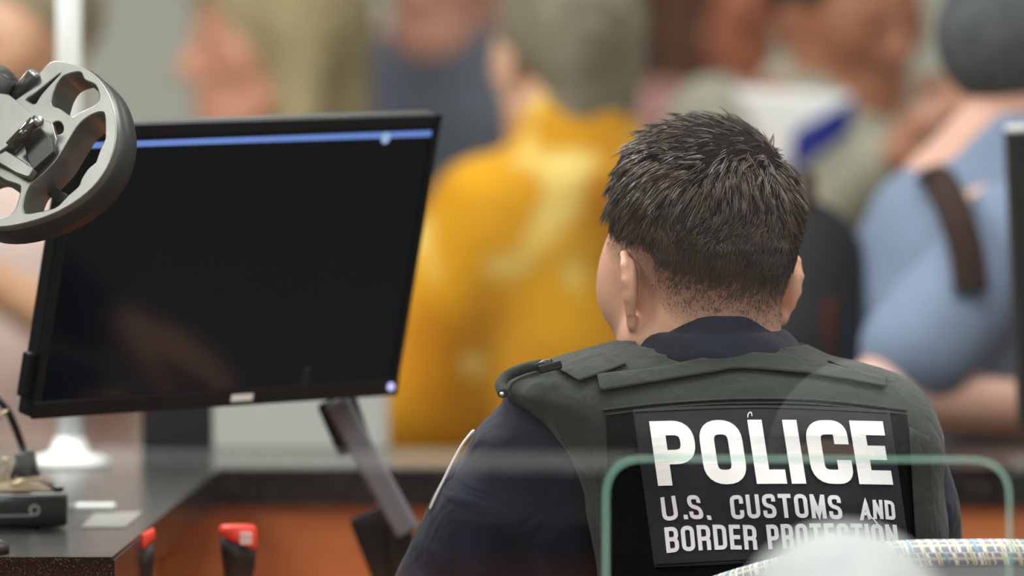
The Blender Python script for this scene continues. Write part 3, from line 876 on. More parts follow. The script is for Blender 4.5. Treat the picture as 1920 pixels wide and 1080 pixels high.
def build(p0, d0, bend, length, wid, tip, tips=None, clump=None, K=6):
    n = len(p0); pts = []; cur = p0.copy(); d = d0.copy()
    for k in range(K):
        pts.append(cur.copy()); cur = cur + d*(length/(K-1))[:, None]
        d = d + bend*(1.6/K); d /= np.linalg.norm(d, axis=1)[:, None]
    return np.stack(pts, 1)
def to_mesh(pts, wid, prof):
    n, K = pts.shape[:2]
    W_ = np.array(HO) + (pts*HS) @ HR.T
    tan = np.gradient(W_, axis=1); tan /= np.linalg.norm(tan, axis=2)[..., None]+1e-9
    ref = np.cross(tan, rng.normal(size=(n, 1, 3))); ref /= np.linalg.norm(ref, axis=2)[..., None]+1e-9
    bi = np.cross(tan, ref); V = np.empty((n, K, 3, 3))
    for s_ in range(3):
        a = 2*math.pi*s_/3
        V[:, :, s_] = W_ + (ref*math.cos(a)+bi*math.sin(a))*(wid[:, None]*prof[None])[..., None]
    idx = np.arange(n*K*3).reshape(n, K, 3); Q = []
    for s_ in range(3):
        s2 = (s_+1) % 3
        Q.append(np.stack([idx[:, :-1, s_], idx[:, :-1, s2], idx[:, 1:, s2], idx[:, 1:, s_]], -1).reshape(-1, 4))
    return V.reshape(-1, 3), np.concatenate(Q)
left_l = HR.T @ np.array((-1.0, 0, 0)); down_l = np.array((0, 0, -1.0)); fwd_l = np.array((0, 1.0, 0))
crown = np.array((.020, -.058, .112))
def guide_frame(p, n, messy):
    """lay of the hair: away from the crown, forwards on top, down and a little left at the back"""
    top = np.clip((p[:, 2]-.085)/.035, 0, 1)[:, None]
    fl = p-crown; fl /= np.linalg.norm(fl, axis=1)[:, None]+.012
    t = fl*.7 + fwd_l*.55*top + down_l*.9*(1-top) + left_l*(.45+.2*top) + np.cross(n, fl)*.25
    low = np.array([[mnoise.noise(Vector(q*26+np.array((k*7.3, 1.7, 3.1)))) for k in range(3)] for q in p])
    t = t + low*.9 + rng.normal(size=p.shape)*messy
    t -= n*np.sum(t*n, 1)[:, None]; t /= np.linalg.norm(t, axis=1)[:, None]+1e-6
    return t, top
zline = lambda p: np.interp(p[:, 1], [-.1, -.05, .0, .05, .08], [.040, .046, .055, .062, .090])
def locks(ng, n, messy, clump, lmul, lift0):
    """strands gathered into locks that follow guide strands"""
    gp, gn = roots(ng, lambda p: p[:, 2] > zline(p)-.004)
    gt, gtop = guide_frame(gp, gn, messy)
    glen = np.interp(gp[:, 2], [.045, .065, .09, .12], [.011, .020, .030, .032])*rng.uniform(.75, 1.2, len(gp))*lmul
    glift = (lift0+.16*gtop[:, 0]+rng.normal(size=len(gp))*.10)[:, None]
    gd = gn*glift+gt*.9; gd /= np.linalg.norm(gd, axis=1)[:, None]
    gb = gt*.45-gn*(.50+.15*rng.random((len(gp), 1)))+rng.normal(size=gp.shape)*.16
    gpts = build(gp+gn*vol(gp[:, 2])[:, None], gd, gb, glen, None, None)
    p, n_ = roots(n, lambda p: p[:, 2] > zline(p)-.006)
    near = np.array([np.argmin(np.sum((gp-q)**2, 1)) for q in p])
    rel = p+n_*vol(p[:, 2])[:, None]-gpts[near, 0]
    K = 6; w = 1-(1-np.array([1, .90, .74, .55, .40, .30]))*clump
    ls = rng.uniform(.7, 1.12, len(p))
    pts = gpts[near, 0][:, None, :] + (gpts[near]-gpts[near, :1])*ls[:, None, None] + rel[:, None, :]*w[None, :, None]
    pts += rng.normal(size=(len(p), 1, 3))*.0010*np.linspace(0, 1, K)[None, :, None]
    return to_mesh(pts, np.full(len(p), .00058)*rng.uniform(.7, 1.3, len(p)), np.array([.8, 1, 1, .85, .6, .12]))
HSETS = [locks(1000, 9000, .22, 1.0, 1.0, .34), locks(2600, 9000, .14, .6, .85, .22)]
# clipped hair below, rooted on the head itself
hm = bpy.data.meshes.new('tmp'); hm = mesh_np('tmp', hv, hq)
hn = np.empty(len(hv)*3, dtype=np.float32); hm.vertices.foreach_get('normal', hn); hn = (hn.reshape(-1, 3).astype(float)) @ HR; bpy.data.meshes.remove(hm)
pick = rng.integers(0, len(hv), 160000)
p2 = loc[pick]+rng.normal(size=(len(pick), 3))*.0012; n2 = hn[pick]
hl = hairline(p2[:, 1])
ok = (p2[:, 2] < zline(p2)+.006) & (p2[:, 2] > hl+.006) & (p2[:, 1] < .062) & (rng.random(len(p2)) < np.clip((p2[:, 2]-hl)/.085, .03, 1)**1.7)
ed = np.abs(p2[:, 0]) + np.where((p2[:, 2] < .034) & (p2[:, 1] > -.034) & (p2[:, 1] < .014), .02, 0)
ok &= ed < .088                                                    # not on the ears
p2 = p2[ok][:26000]; n2 = n2[ok][:26000]
t2, _ = guide_frame(p2, n2, .25)
over = p2[:, 2]-hairline(p2[:, 1])
l2 = np.interp(over, [0, .03, .06, .10], [.0016, .003, .0055, .009])*rng.uniform(.7, 1.3, len(p2))
d2 = n2*.34+t2; d2 /= np.linalg.norm(d2, axis=1)[:, None]
pt2 = build(p2-n2*.0006, d2, t2*.3-n2*.25, l2, None, None, K=4)
HSETS.append(to_mesh(pt2, np.interp(over, [0, .05, .1], [.00022, .0003, .00045]), np.array([1, .9, .7, .15])))
o_ = 0; VV = []; QQ = []
for v_, q_ in HSETS: VV.append(v_); QQ.append(q_+o_); o_ += len(v_)
v1 = np.concatenate(VV); q1 = np.concatenate(QQ)
st = link('hair_strands', mesh_np('hair_strands', v1, q1), M_hair, hair, True); tag(st, kind='stuff')

# ------------------------------------------------------------------ officer's chair
M_shell = mat('grey_shell', (112, 113, 115), .6, .3)
M_plaid = bpy.data.materials.new('plaid_fabric'); M_plaid.use_nodes = True
nt = M_plaid.node_tree; b = nt.nodes['Principled BSDF']; b.inputs['Roughness'].default_value = .85
uvn = nt.nodes.new('ShaderNodeUVMap'); sep = nt.nodes.new('ShaderNodeSeparateXYZ'); nt.links.new(uvn.outputs[0], sep.inputs[0])
def lines(sock, freq, width, shift=0.0):
    a = nt.nodes.new('ShaderNodeMath'); a.operation = 'MULTIPLY_ADD'; a.inputs[1].default_value = freq; a.inputs[2].default_value = shift; nt.links.new(sock, a.inputs[0])
    f = nt.nodes.new('ShaderNodeMath'); f.operation = 'FRACT'; nt.links.new(a.outputs[0], f.inputs[0])
    l = nt.nodes.new('ShaderNodeMath'); l.operation = 'LESS_THAN'; l.inputs[1].default_value = width; nt.links.new(f.outputs[0], l.inputs[0])
    return l.outputs[0]
wob = nt.nodes.new('ShaderNodeTexNoise'); wob.inputs['Scale'].default_value = 18; nt.links.new(uvn.outputs[0], wob.inputs['Vector'])
wa = nt.nodes.new('ShaderNodeMath'); wa.operation = 'MULTIPLY_ADD'; wa.inputs[1].default_value = .004; nt.links.new(wob.outputs[0], wa.inputs[0]); nt.links.new(sep.outputs[0], wa.inputs[2])
sk = nt.nodes.new('ShaderNodeMath'); sk.operation = 'MULTIPLY_ADD'; sk.inputs[1].default_value = .03; nt.links.new(sep.outputs[1], sk.inputs[0]); nt.links.new(wa.outputs[0], sk.inputs[2])
cur = (lin((142, 148, 162)) + (1,)); last = None
for sock, fr, wd, sh, colr in ((sk.outputs[0], 120, .20, .0, (226, 224, 212)), (sk.outputs[0], 71, .13, .3, (218, 202, 150)), (sk.outputs[0], 43, .12, .55, (236, 236, 230)),
                               (sep.outputs[1], 14, .16, .0, (198, 204, 208)), (sep.outputs[1], 7, .10, .4, (214, 206, 170)), (sk.outputs[0], 17, .04, .2, (120, 170, 205))):
    mxn = nt.nodes.new('ShaderNodeMix'); mxn.data_type = 'RGBA'
    nt.links.new(lines(sock, fr, wd, sh), mxn.inputs['Factor'])
    if last is None: mxn.inputs[6].default_value = cur
    else: nt.links.new(last, mxn.inputs[6])
    mxn.inputs[7].default_value = lin(colr) + (1,); last = mxn.outputs[2]
nt.links.new(last, b.inputs['Base Color'])
ch = empty('office_chair', 'tall grey office chair with plaid padded top edge behind the officer', 'chair')
CY = -.235
cen = P(1690, 1041, CY)
roll = smooth_path([P(1330, 1112, CY+.09), P(1400, 1090, CY+.05), P(1480, 1068, CY+.02), P(1580, 1050, CY+.005), P(1690, 1042, CY), P(1800, 1040, CY), P(1900, 1040, CY+.005), P(2020, 1046, CY+.02), P(2110, 1064, CY+.06), P(2170, 1095, CY+.10)], 8)
tube('padded_roll', roll, .0145, M_plaid, ch, 20, True, True)
bm = bmesh.new(); vs0 = []; vs1 = []; NZ = 10
rows_f = []; rows_b = []
for p in roll:
    f_ = []; k_ = []
    for i in range(NZ+1):
        t = i/NZ; z = p.z*(1-t) + .72*t; w = 1 - .25*t*t
        xx = cen.x + (p.x-cen.x)*w; yy = p.y - .03*math.sin(math.pi*min(1, t*1.1)) + .10*t*t
        f_.append(bm.verts.new((xx, yy-.009, z))); k_.append(bm.verts.new((xx, yy+.009, z)))
    rows_f.append(f_); rows_b.append(k_)
for i in range(len(roll)-1):
    for j in range(NZ):
        bm.faces.new((rows_f[i][j], rows_f[i][j+1], rows_f[i+1][j+1], rows_f[i+1][j])); bm.faces.new((rows_b[i][j], rows_b[i+1][j], rows_b[i+1][j+1], rows_b[i][j+1]))
for i in range(len(roll)-1):
    for j in (0, NZ): bm.faces.new((rows_f[i][j], rows_f[i+1][j], rows_b[i+1][j], rows_b[i][j]))
for i in (0, len(roll)-1):
    for j in range(NZ): bm.faces.new((rows_f[i][j], rows_b[i][j], rows_b[i][j+1], rows_f[i][j+1]))
bmesh.ops.recalc_face_normals(bm, faces=bm.faces)
obj_bm('backrest', bm, M_shell, ch, True)
SZ = PEL.z - .13
sx, sy = .29, .06
box('seat', (sx-.25, sy-.20, SZ-.07), (sx+.25, sy+.26, SZ), M_shell, ch, .03, None, True)
tube('back_bracket', [(cen.x, CY+.09, .74), (cen.x, CY+.10, SZ-.08), (sx, sy, SZ-.08)], .018, M_plastic, ch, 10)
lathe('gas_column', [(.03, .08), (.03, .36), (.022, .361), (.022, SZ-.06)], M_plastic, ch, 20, Matrix.Translation((sx, sy, 0)))
for k in range(5):
    a = 2*math.pi*k/5+.3
    leg = tube('leg', [(sx, sy, .11), (sx+.30*math.cos(a), sy+.30*math.sin(a), .075)], [.026, .017], M_plastic, ch, 10)
    bm = bmesh.new(); bmesh.ops.create_cone(bm, cap_ends=True, segments=16, radius1=.028, radius2=.028, depth=.03)
    bmesh.ops.transform(bm, matrix=Matrix.Translation((sx+.30*math.cos(a), sy+.30*math.sin(a), .028)) @ Matrix.Rotation(a, 4, 'Z') @ Matrix.Rotation(math.pi/2, 4, 'X'), verts=bm.verts)
    obj_bm('caster', bm, M_plastic, leg, True)
fr = [(sx+.30*math.cos(2*math.pi*k/40), sy+.30*math.sin(2*math.pi*k/40)+.10, .20) for k in range(41)]
tube('foot_ring', fr, .010, M_alu, ch, 8)
for k in range(3):
    a = 2*math.pi*k/3; tube('ring_spoke', [(sx, sy, .20), (sx+.30*math.cos(a), sy+.30*math.sin(a)+.10, .20)], .007, M_alu, ch, 8)

# ------------------------------------------------------------------ generic standing / seated people
def person(label, px, py, D, yaw, skin, hair_c, shirt, trousers, style='short', sleeve='short', arms=None, seated=False, hscale=1.0, head_yaw=0.0, head_pitch=0.0, group=None, wide=1.0, slump=0.0, back=0.0):
    """head centre seen at (px, py), D metres from the camera; yaw: 0 faces away, pi faces the camera"""
    Y = CAM_Y + D
    hc = P(px, py, Y)
    R = rotz(yaw)
    s = hscale
    if seated:
        base = hc.z - (1.555-.40)*1.0          # drop the hip so that the figure sits
    zf = lambda z: hc.z + slump - (1.55 - z)*s          # height of a body landmark of a 1.70 m figure
    foot = zf(0.0)
    def B(x, y, z):                              # body frame -> world; lower body is stretched so that the feet stand on the floor
        if z >= .88: zz = zf(z)
        elif seated: zz = zf(z)
        else: zz = zf(.88)*z/.88
        q = R @ np.array((x*s, y*s-back, 0.0)); return np.array((hc.x+q[0], hc.y+q[1], zz))
    lo = np.array((hc.x-.55, hc.y-.55, -.01)); hi = np.array((hc.x+.55, hc.y+.55, hc.z+.25))
    A = {'Le': (-.235*wide, -.03, 1.12), 'Lw': (-.245*wide, .08, .88), 'Re': (.235*wide, -.03, 1.12), 'Rw': (.245*wide, .08, .88)}
    if arms: A.update(arms)
    if seated:
        hipz = .90; knee = (.11, .43, .90-.0); ank = (.11, .44, .50)
        legs = [((sx*.09, .0, .92), (sx*.11, .43, .95), (sx*.12, .42, .55)) for sx in (-1, 1)]
    else:
        legs = [((sx*.09, 0, .90), (sx*.10, .015, .48), (sx*.10, -.01, .09)) for sx in (-1, 1)]
    Fk = Field(lo, hi, .0085)
    HRr = R @ rotz(head_yaw) @ rotx(head_pitch)
    add_head(Fk, hc, HRr, s*1.0, neck=B(0, -.035, 1.42))
    Fk.cap(B(0, -.03, 1.36), B(0, 0, .95), .085*s, .10*s, .05)
    for sx, e, w in ((-1, A['Le'], A['Lw']), (1, A['Re'], A['Rw'])):
        shp = (sx*.175*wide, -.02, 1.385) if sleeve != 'wide' else (sx*.125*wide, -.02, 1.34)
        Fk.cap(B(0, -.03, 1.38), B(*shp), .05*s, .048*s, .03); Fk.cap(B(*shp), B(*e), .047*s, .040*s, .02); Fk.cap(B(*e), B(*w), .041*s, .027*s, .015)
        d = B(*w)-B(*e); d = d/np.linalg.norm(d)
        inner = R @ np.array((-sx, 0.3, 0)); up = R @ np.array((sx*.6, .0, .8)) if abs(d[2]) < .7 else R @ np.array((sx*1.0, .2, 0))
        add_hand(Fk, B(*w), d, up, R @ np.array((0, 1.0, .4)), .98*s, .45)
    for hp, kn, an in legs:
        Fk.cap(B(*hp), B(*kn), .08*s, .05*s, .03); Fk.cap(B(*kn), B(*an), .05*s, .036*s, .02)
        Fk.cap(B(*an), B(an[0], an[1]+.12, an[2]-.045), .035*s, .028*s, .02)
    msk = skin_mat('skin', skin)
    bo = field_obj('person', Fk, msk); tag(bo, label, 'person', group)
    # shirt
    Fs_ = Field(lo, hi, .0095)
    Ri = R.T
    tz = [(.80 if not seated else .86, .165, .125), (.92, .165, .120), (1.05, .150, .112), (1.20, .165, .118), (1.30, .178, .115), (1.365, .170, .095), (1.405, .125, .078), (1.435, .072, .062)]
    zz = np.array([B(0, 0, z)[2] for z, _, _ in tz]); aa = np.array([a*s*wide for _, a, _ in tz]); bb = np.array([b_*s*(1+(wide-1)*.6) for _, _, b_ in tz])
    def f(x, y, z):
        u = (x-hc.x)*R[0, 0]+(y-hc.y)*R[1, 0]; v = (x-hc.x)*R[0, 1]+(y-hc.y)*R[1, 1] + back
        a = np.interp(z, zz, aa); b_ = np.interp(z, zz, bb)
        q = ((np.abs(u)/a)**2.5+(np.abs(v+.025*s)/b_)**2.5)**(1/2.5)
        d = (q-1)*np.minimum(a, b_)
        d = d + .004*np.sin(23*z+9*x+5*y)*np.sin(17*x-8*z)
        return np.maximum(d, np.maximum(zz[0]-z, z-zz[-1]))
    Fs_.fn(f, lo, hi)
    for sx, e, w in ((-1, A['Le'], A['Lw']), (1, A['Re'], A['Rw'])):
        shp = B(sx*.175*wide, -.02, 1.375) if sleeve != 'wide' else B(sx*.150*wide, -.02, 1.345); e_ = B(*e); w_ = B(*w)
        if sleeve == 'short':
            m_ = shp + (e_-shp)*.72; Fs_.cap(shp, m_, .066*s, .068*s, .035)
        elif sleeve == 'wide':
            Fs_.cap(shp, e_, .062*s, .100*s, .05); m_ = e_+(w_-e_)*.45; Fs_.cap(e_, m_, .096*s, .085*s, .03)
        else:
            Fs_.cap(shp, e_, .064*s, .056*s, .035); Fs_.cap(e_, e_+(w_-e_)*.94, .055*s, .042*s, .03)
    if back: Fs_.cap(B(0, -.03, 1.36), B(0, .045, 1.462), .10*s, .080*s, .04)
    elif sleeve != 'wide': Fs_.cap(B(0, -.03, 1.36), B(0, -.032, 1.425), .10*s, .072*s, .05)
    if sleeve == 'wide': Fs_.cap(B(0, -.05, 1.37), B(0, -.035, 1.445), .085*s, .070*s, .05)
    field_obj('shirt', Fs_, shirt, bo)
    # trousers, shoes
    Ft_ = Field(lo, hi, .011)
    Ft_.ell(B(0, -.01, .90), (.165*s*wide, .125*s*wide, .13*s), R, .02)
    for hp, kn, an in legs:
        Ft_.cap(B(*hp), B(*kn), .096*s*wide, .070*s, .03); Ft_.cap(B(*kn), B(an[0], an[1], an[2]+.03), .068*s, .055*s, .02)
    field_obj('trousers', Ft_, trousers, bo)
    for hp, kn, an in legs:
        a0 = B(*an); fl = 0.0 if not seated else None
        lo2 = a0-.22; hi2 = a0+.22
        Fo_ = Field(lo2, hi2, .010)
        zb = max(0.038, a0[2]-.05) if not seated else a0[2]-.045
        c0 = np.array((a0[0], a0[1], zb)); tdir = R @ np.array((0, 1.0, 0))
        Fo_.cap(c0-tdir*.04, c0+tdir*.15, .038, .036, .01); Fo_.cap(c0, (a0[0], a0[1], zb+.05), .042, .044, .01)
        field_obj('shoe', Fo_, M_shoe, bo)
    for sx in (-1, 1):
        p = np.array(hc) + HRr @ (np.array((sx*.031, .0885, .010))*s)
        bm = bmesh.new(); bmesh.ops.create_uvsphere(bm, u_segments=10, v_segments=8, radius=.0055*s); bmesh.ops.translate(bm, vec=p, verts=bm.verts)
        obj_bm('eye', bm, M_eye, bo, True)
    # hair
    Fr = Field((hc.x-.26, hc.y-.26, hc.z-.42), (hc.x+.26, hc.y+.26, hc.z+.22), .007)
    Tq = lambda p: np.array(hc) + HRr @ (np.array(p, float)*s)
    def keep_back(x, y, z, zl=None):
        p = np.stack(np.broadcast_arrays(x-hc.x, y-hc.y, z-hc.z), -1) @ HRr / s
        return (p[..., 2] - (hairline(p[..., 1]) + (.004 if style != 'long' else -.3)))
    L3 = (hc.x-.26, hc.y-.26, hc.z-.42); H3 = (hc.x+.26, hc.y+.26, hc.z+.22)
    if style in ('short', 'full'):
        g = {'short': .010, 'full': .013}[style]
        Fr.ell(Tq((0, -.016-g*.3, .052+g*.2)), ((.077+g)*s, (.098+g)*s, (.088+g)*s), HRr, .01)
        Fr.fn(lambda x, y, z: keep_back(x, y, z), L3, H3, .012, 'sub')
        if style == 'full': Fr.cap(Tq((-.02, -.072, .0)), Tq((-.015, -.070, -.060)), .042*s, .036*s, .02); Fr.cap(Tq((.03, -.066, .0)), Tq((.025, -.064, -.060)), .042*s, .036*s, .02)
    elif style == 'bob':
        Fr.ell(Tq((0, -.022, .050)), (.108*s, .118*s, .115*s), HRr, .01)
        for sx in (-1, 1): Fr.cap(Tq((sx*.070, -.02, .03)), Tq((sx*.082, -.015, -.085)), .042*s, .034*s, .03)
        Fr.cap(Tq((0, -.07, .03)), Tq((0, -.085, -.090)), .065*s, .052*s, .03)
        Fr.ell(Tq((0, .105, -.030)), (.070*s, .075*s, .105*s), HRr, .015, 'sub')
    elif style == 'long':
        Fr.ell(Tq((0, -.020, .050)), (.090*s, .108*s, .100*s), HRr, .01)
        for sx in (-1, 1): Fr.cap(Tq((sx*.070, -.03, .02)), Tq((sx*.085, -.02, -.26)), .036*s, .042*s, .03)
        Fr.cap(Tq((0, -.07, .02)), Tq((0, -.085, -.27)), .065*s, .060*s, .04)
        Fr.ell(Tq((0, .105, -.020)), (.066*s, .075*s, .100*s), HRr, .015, 'sub')
    field_obj('hair', Fr, hair_c, bo)
    return bo, B, Tq

def cloth(name, col, col2=None, sc=8, k=.3): return mat(name, col, .85, .15, var=(sc, col2 or tuple(int(c*.85) for c in col), k), bump=(60, .3, .004))
def hairm(name, col, col2): return mat(name, col, .6, .3, var=(30, col2, .25), bump=(150, .8, .006))
M_jean = cloth('dark_denim', (40, 44, 60)); M_black = cloth('black_cloth', (26, 26, 28)); M_brownc = cloth('dark_brown_cloth', (52, 38, 30))

# woman in the yellow blouse, back to the camera
M_yel = cloth('yellow_print', (206, 152, 24), (166, 108, 14), 5, .2)
nt = M_yel.node_tree; b = nt.nodes['Principled BSDF']; src = b.inputs['Base Color'].links[0].from_socket
tc = nt.nodes.new('ShaderNodeTexCoord'); vz = nt.nodes.new('ShaderNodeTexNoise'); vz.inputs['Scale'].default_value = 9; vz.inputs['Detail'].default_value = 1
nt.links.new(tc.outputs['Object'], vz.inputs['Vector'])
rp = nt.nodes.new('ShaderNodeValToRGB'); rp.color_ramp.elements[0].position = .58; rp.color_ramp.elements[1].position = .72
nt.links.new(vz.outputs[0], rp.inputs[0]); mx = nt.nodes.new('ShaderNodeMix'); mx.data_type = 'RGBA'
nt.links.new(rp.outputs[0], mx.inputs['Factor']); nt.links.new(src, mx.inputs[6]); mx.inputs[7].default_value = lin((212, 190, 110)) + (1,)
nt.links.new(mx.outputs[2], b.inputs['Base Color'])
person('person with short grey brown hair in loose yellow patterned blouse', 1062, 122, 10.9, .45, (214, 170, 142), hairm('grey_brown_hair', (136, 128, 108), (92, 86, 72)), M_yel, M_brownc,
       'full', 'wide', {'Le': (-.225, .02, 1.10), 'Lw': (-.20, .24, 1.10), 'Re': (.21, .03, 1.10), 'Rw': (.16, .26, 1.08)}, hscale=1.02, wide=.84, slump=.03)
# blond person at the upper left
person('person with full blond grey hair seen above the big monitor', 500, 95, 12.2, 1.95, (222, 160, 132), hairm('blond_hair', (186, 172, 132), (140, 126, 92)), cloth('grey_shirt', (150, 150, 148)), M_jean,
       'bob', 'short', None, hscale=1.12)
# person in slate jacket
person('person in slate blue jacket standing between blond head and yellow blouse', 835, -45, 13.2, 2.75, (206, 150, 128), hairm('brown_hair', (90, 66, 50), (70, 50, 38)), cloth('slate_jacket', (98, 102, 114), (70, 73, 82), 3), M_black,
       'short', 'long', None, hscale=1.05, wide=1.1, slump=.05)
# far-left person
person('person with sandy hair in pale pink shirt behind the metal wheel', 38, 95, 11.2, 2.4, (196, 152, 120), hairm('sandy_hair', (150, 140, 116), (120, 110, 90)), cloth('pale_pink_shirt', (204, 190, 184), (186, 146, 138), 4), M_black,
       'short', 'short', {'Le': (-.24, .03, 1.14), 'Lw': (-.12, .22, 1.28)}, hscale=1.0)
# brown-haired person behind the officer's head
person('person with long auburn hair behind the yellow blouse', 1350, 15, 13.9, -2.0, (176, 104, 74), hairm('auburn_hair', (92, 54, 34), (66, 38, 24)), cloth('rose_shirt', (172, 128, 124)), M_black,
       'long', 'long', None, hscale=1.05)
# person holding the paper
pb, pB, pT = person('person in khaki shirt reading a white and blue paper', 1588, 40, 11.6, -2.45, (160, 104, 76), hairm('black_hair', (26, 24, 20), (16, 15, 13)), cloth('khaki_shirt', (150, 148, 132), (138, 138, 126), 4), cloth('khaki_trousers', (110, 105, 92)),
       'short', 'long', {'Le': (-.25, .12, 1.20), 'Lw': (-.07, .26, 1.36), 'Re': (.24, .10, 1.20), 'Rw': (.16, .24, 1.34)}, hscale=1.08, head_pitch=-.15, wide=1.15, slump=.05)
# man in the light blue shirt at the right
mb, mB, mT = person('person with dark grey hair in light blue shirt at right', 1952, 150, 10.0, -1.35, (204, 158, 140), hairm('dark_grey_hair', (78, 81, 84), (56, 60, 64)), cloth('light_blue_shirt', (118, 131, 154), (106, 120, 144), 5), M_jean,
       'short', 'short', {'Le': (-.24, -.10, 1.14), 'Lw': (-.24, .14, 1.12), 'Re': (.25, -.19, 1.20), 'Rw': (.22, .07, 1.17)}, hscale=1.0, wide=1.12, back=.07)
# silver-haired visitor in the foreground
person('seated person with silver hair in front of the glass, head only in frame', 1568, 1350, 6.3, .25, (216, 176, 160), hairm('silver_hair', (146, 152, 147), (130, 135, 138)), cloth('pale_grey_shirt', (190, 194, 198)), M_jean,
       'full', 'long', {'Le': (-.25, .08, 1.14), 'Lw': (-.18, .28, 1.02), 'Re': (.25, .08, 1.14), 'Rw': (.18, .28, 1.02)}, seated=True, hscale=.94)

# ------------------------------------------------------------------ things carried in the queue
# paper in two colours, held in both hands
pp = empty('paper_leaflet', 'white and blue paper held up by the person in khaki', 'paper')
Yp = CAM_Y + 11.6 - .30
def sheet(name, pxs, Y, m, parent, th=.002, bulge=.01):
    n = 8; V = []; Fq = []
    a, b_, c, d = [P(x, y, Y) for x, y in pxs]
    for s_ in (0, 1):
        for i in range(n+1):
            for j in range(n+1):
                u, v = i/n, j/n
                p = (a*(1-u)+b_*u)*(1-v) + (d*(1-u)+c*u)*v
                V.append((p.x, p.y + s_*th - bulge*math.sin(math.pi*u), p.z))
    N = (n+1)**2
    for i in range(n):
        for j in range(n):
            q = (i*(n+1)+j, (i+1)*(n+1)+j, (i+1)*(n+1)+j+1, i*(n+1)+j+1); Fq.append(q); Fq.append(tuple(N+k for k in q[::-1]))
    ed = [(i, 0) for i in range(n)] + [(n, j) for j in range(n)] + [(i, n) for i in range(n, 0, -1)] + [(0, j) for j in range(n, 0, -1)]
    for k in range(len(ed)):
        a_ = ed[k]; b2 = ed[(k+1) % len(ed)]; ia = a_[0]*(n+1)+a_[1]; ib = b2[0]*(n+1)+b2[1]; Fq.append((ia, ia+N, ib+N, ib))
    me = bpy.data.meshes.new(name); me.from_pydata(V, [], Fq); me.update()
    return link(name, me, m, parent, True)
M_paper = mat('white_paper', (226, 228, 230), .7, .2); M_blue = mat('blue_paper', (8, 28, 118), .5, .3)
sheet('white_page', [(1375, 165), (1598, 178), (1590, 255), (1455, 330)], Yp, M_paper, pp)
sheet('blue_page', [(1488, 245), (1605, 182), (1592, 250), (1478, 330)], Yp-.02, M_blue, pp)
# strap and backpack of the man in blue
bk = empty('backpack', 'dark brown backpack on the person in light blue shirt', 'bag')
M_strap = cloth('dark_brown_webbing', (50, 34, 30)); M_bag = cloth('dark_bag_cloth', (34, 34, 38))
def strap_flat(name, pts, w, th, m, parent):
    sp = smooth_path(pts, 8); bm = bmesh.new(); rows = []
    for i, p in enumerate(sp):
        t = (sp[min(i+1, len(sp)-1)]-sp[max(i-1, 0)]).normalized(); sd = t.cross(Vector((0, 1, 0))).normalized(); nn = sd.cross(t)
        rows.append([bm.verts.new(p+sd*a*w/2+nn*b_*th/2) for a, b_ in ((-1, -1), (1, -1), (1, 1), (-1, 1))])
    for i in range(len(rows)-1):
        for k in range(4): bm.faces.new((rows[i][k], rows[i][(k+1) % 4], rows[i+1][(k+1) % 4], rows[i+1][k]))
    bm.faces.new(rows[0]); bm.faces.new(rows[-1][::-1]); bmesh.ops.recalc_face_normals(bm, faces=bm.faces)
    return obj_bm(name, bm, m, parent, True)
YM = CAM_Y + 10.0
strap_flat('shoulder_strap', [P(1748, 345, YM-.10), P(1764, 345, YM-.20), P(1790, 400, YM-.285), P(1812, 470, YM-.315), P(1822, 545, YM-.325)], .040, .012, M_strap, bk)
c0 = P(1516, 560, YM+.02)
F_ = Field((c0.x-.16, c0.y-.16, c0.z-.2), (c0.x+.18, c0.y+.16, c0.z+.2), .008)
F_.ell(c0, (.075, .12, .115), None, .02); F_.cap((c0.x-.02, c0.y-.07, c0.z-.06), (c0.x-.02, c0.y+.07, c0.z-.06), .07, .07, .04);
field_obj('bag_body', F_, M_bag, bk)
tube('carry_handle', smooth_path([(c0.x, c0.y-.04, c0.z+.11), (c0.x, c0.y, c0.z+.145), (c0.x, c0.y+.04, c0.z+.11)], 6), .008, M_strap, bk, 8)
box('red_trim', (-.009, -.006, -.05), (.009, .006, .05), cloth('red_trim', (72, 32, 24)), bk, .003, Matrix.Translation((P(1540, 610, YM).x, c0.y-.125, c0.z-.045)) @ Matrix.Rotation(.15, 4, 'Y'))
box('blue_trim', (-.018, -.006, -.03), (.018, .006, .03), cloth('blue_trim', (34, 36, 62)), bk, .003, Matrix.Translation((P(1570, 605, YM).x, c0.y-.105, c0.z-.045)))

# pale queue panel behind the monitor
qp = empty('queue_panel', 'pale grey waist-high panel below the big monitor', 'panel')
QY = 2.0
a = P(330, 700, QY); b_ = P(728, 700, QY)
box('panel', (a.x, QY, .06), (b_.x, QY+.04, P(500, 600, QY).z), M_panel, qp, .004)
for x in (a.x+.05, b_.x-.05): box('foot', (x-.03, QY-.12, 0), (x+.03, QY+.16, .06), M_alu, qp, .004)

# white post on a round base, standing on the worktop
wp = empty('white_post', 'white upright post on a round base behind the metal wheel', 'post')
WY = 1.20
pb_ = P(131, 845, WY)
rp_ = (P(155, 500, WY).x - P(108, 500, WY).x)/2
lathe('post', [(rp_, TOP+.02), (rp_, 1.95)], M_white, wp, 28, Matrix.Translation((pb_.x, WY, 0)))
lathe('base', [(.044, TOP), (.044, TOP+.005), (.040, TOP+.008), (.022, TOP+.013), (.0145, TOP+.030)], M_white, wp, 36, Matrix.Translation((pb_.x, WY, 0)))
lathe('post_cap', [(rp_+.002, 1.95), (rp_+.002, 1.965), (rp_*.5, 1.972)], M_white, wp, 28, Matrix.Translation((pb_.x, WY, 0)))

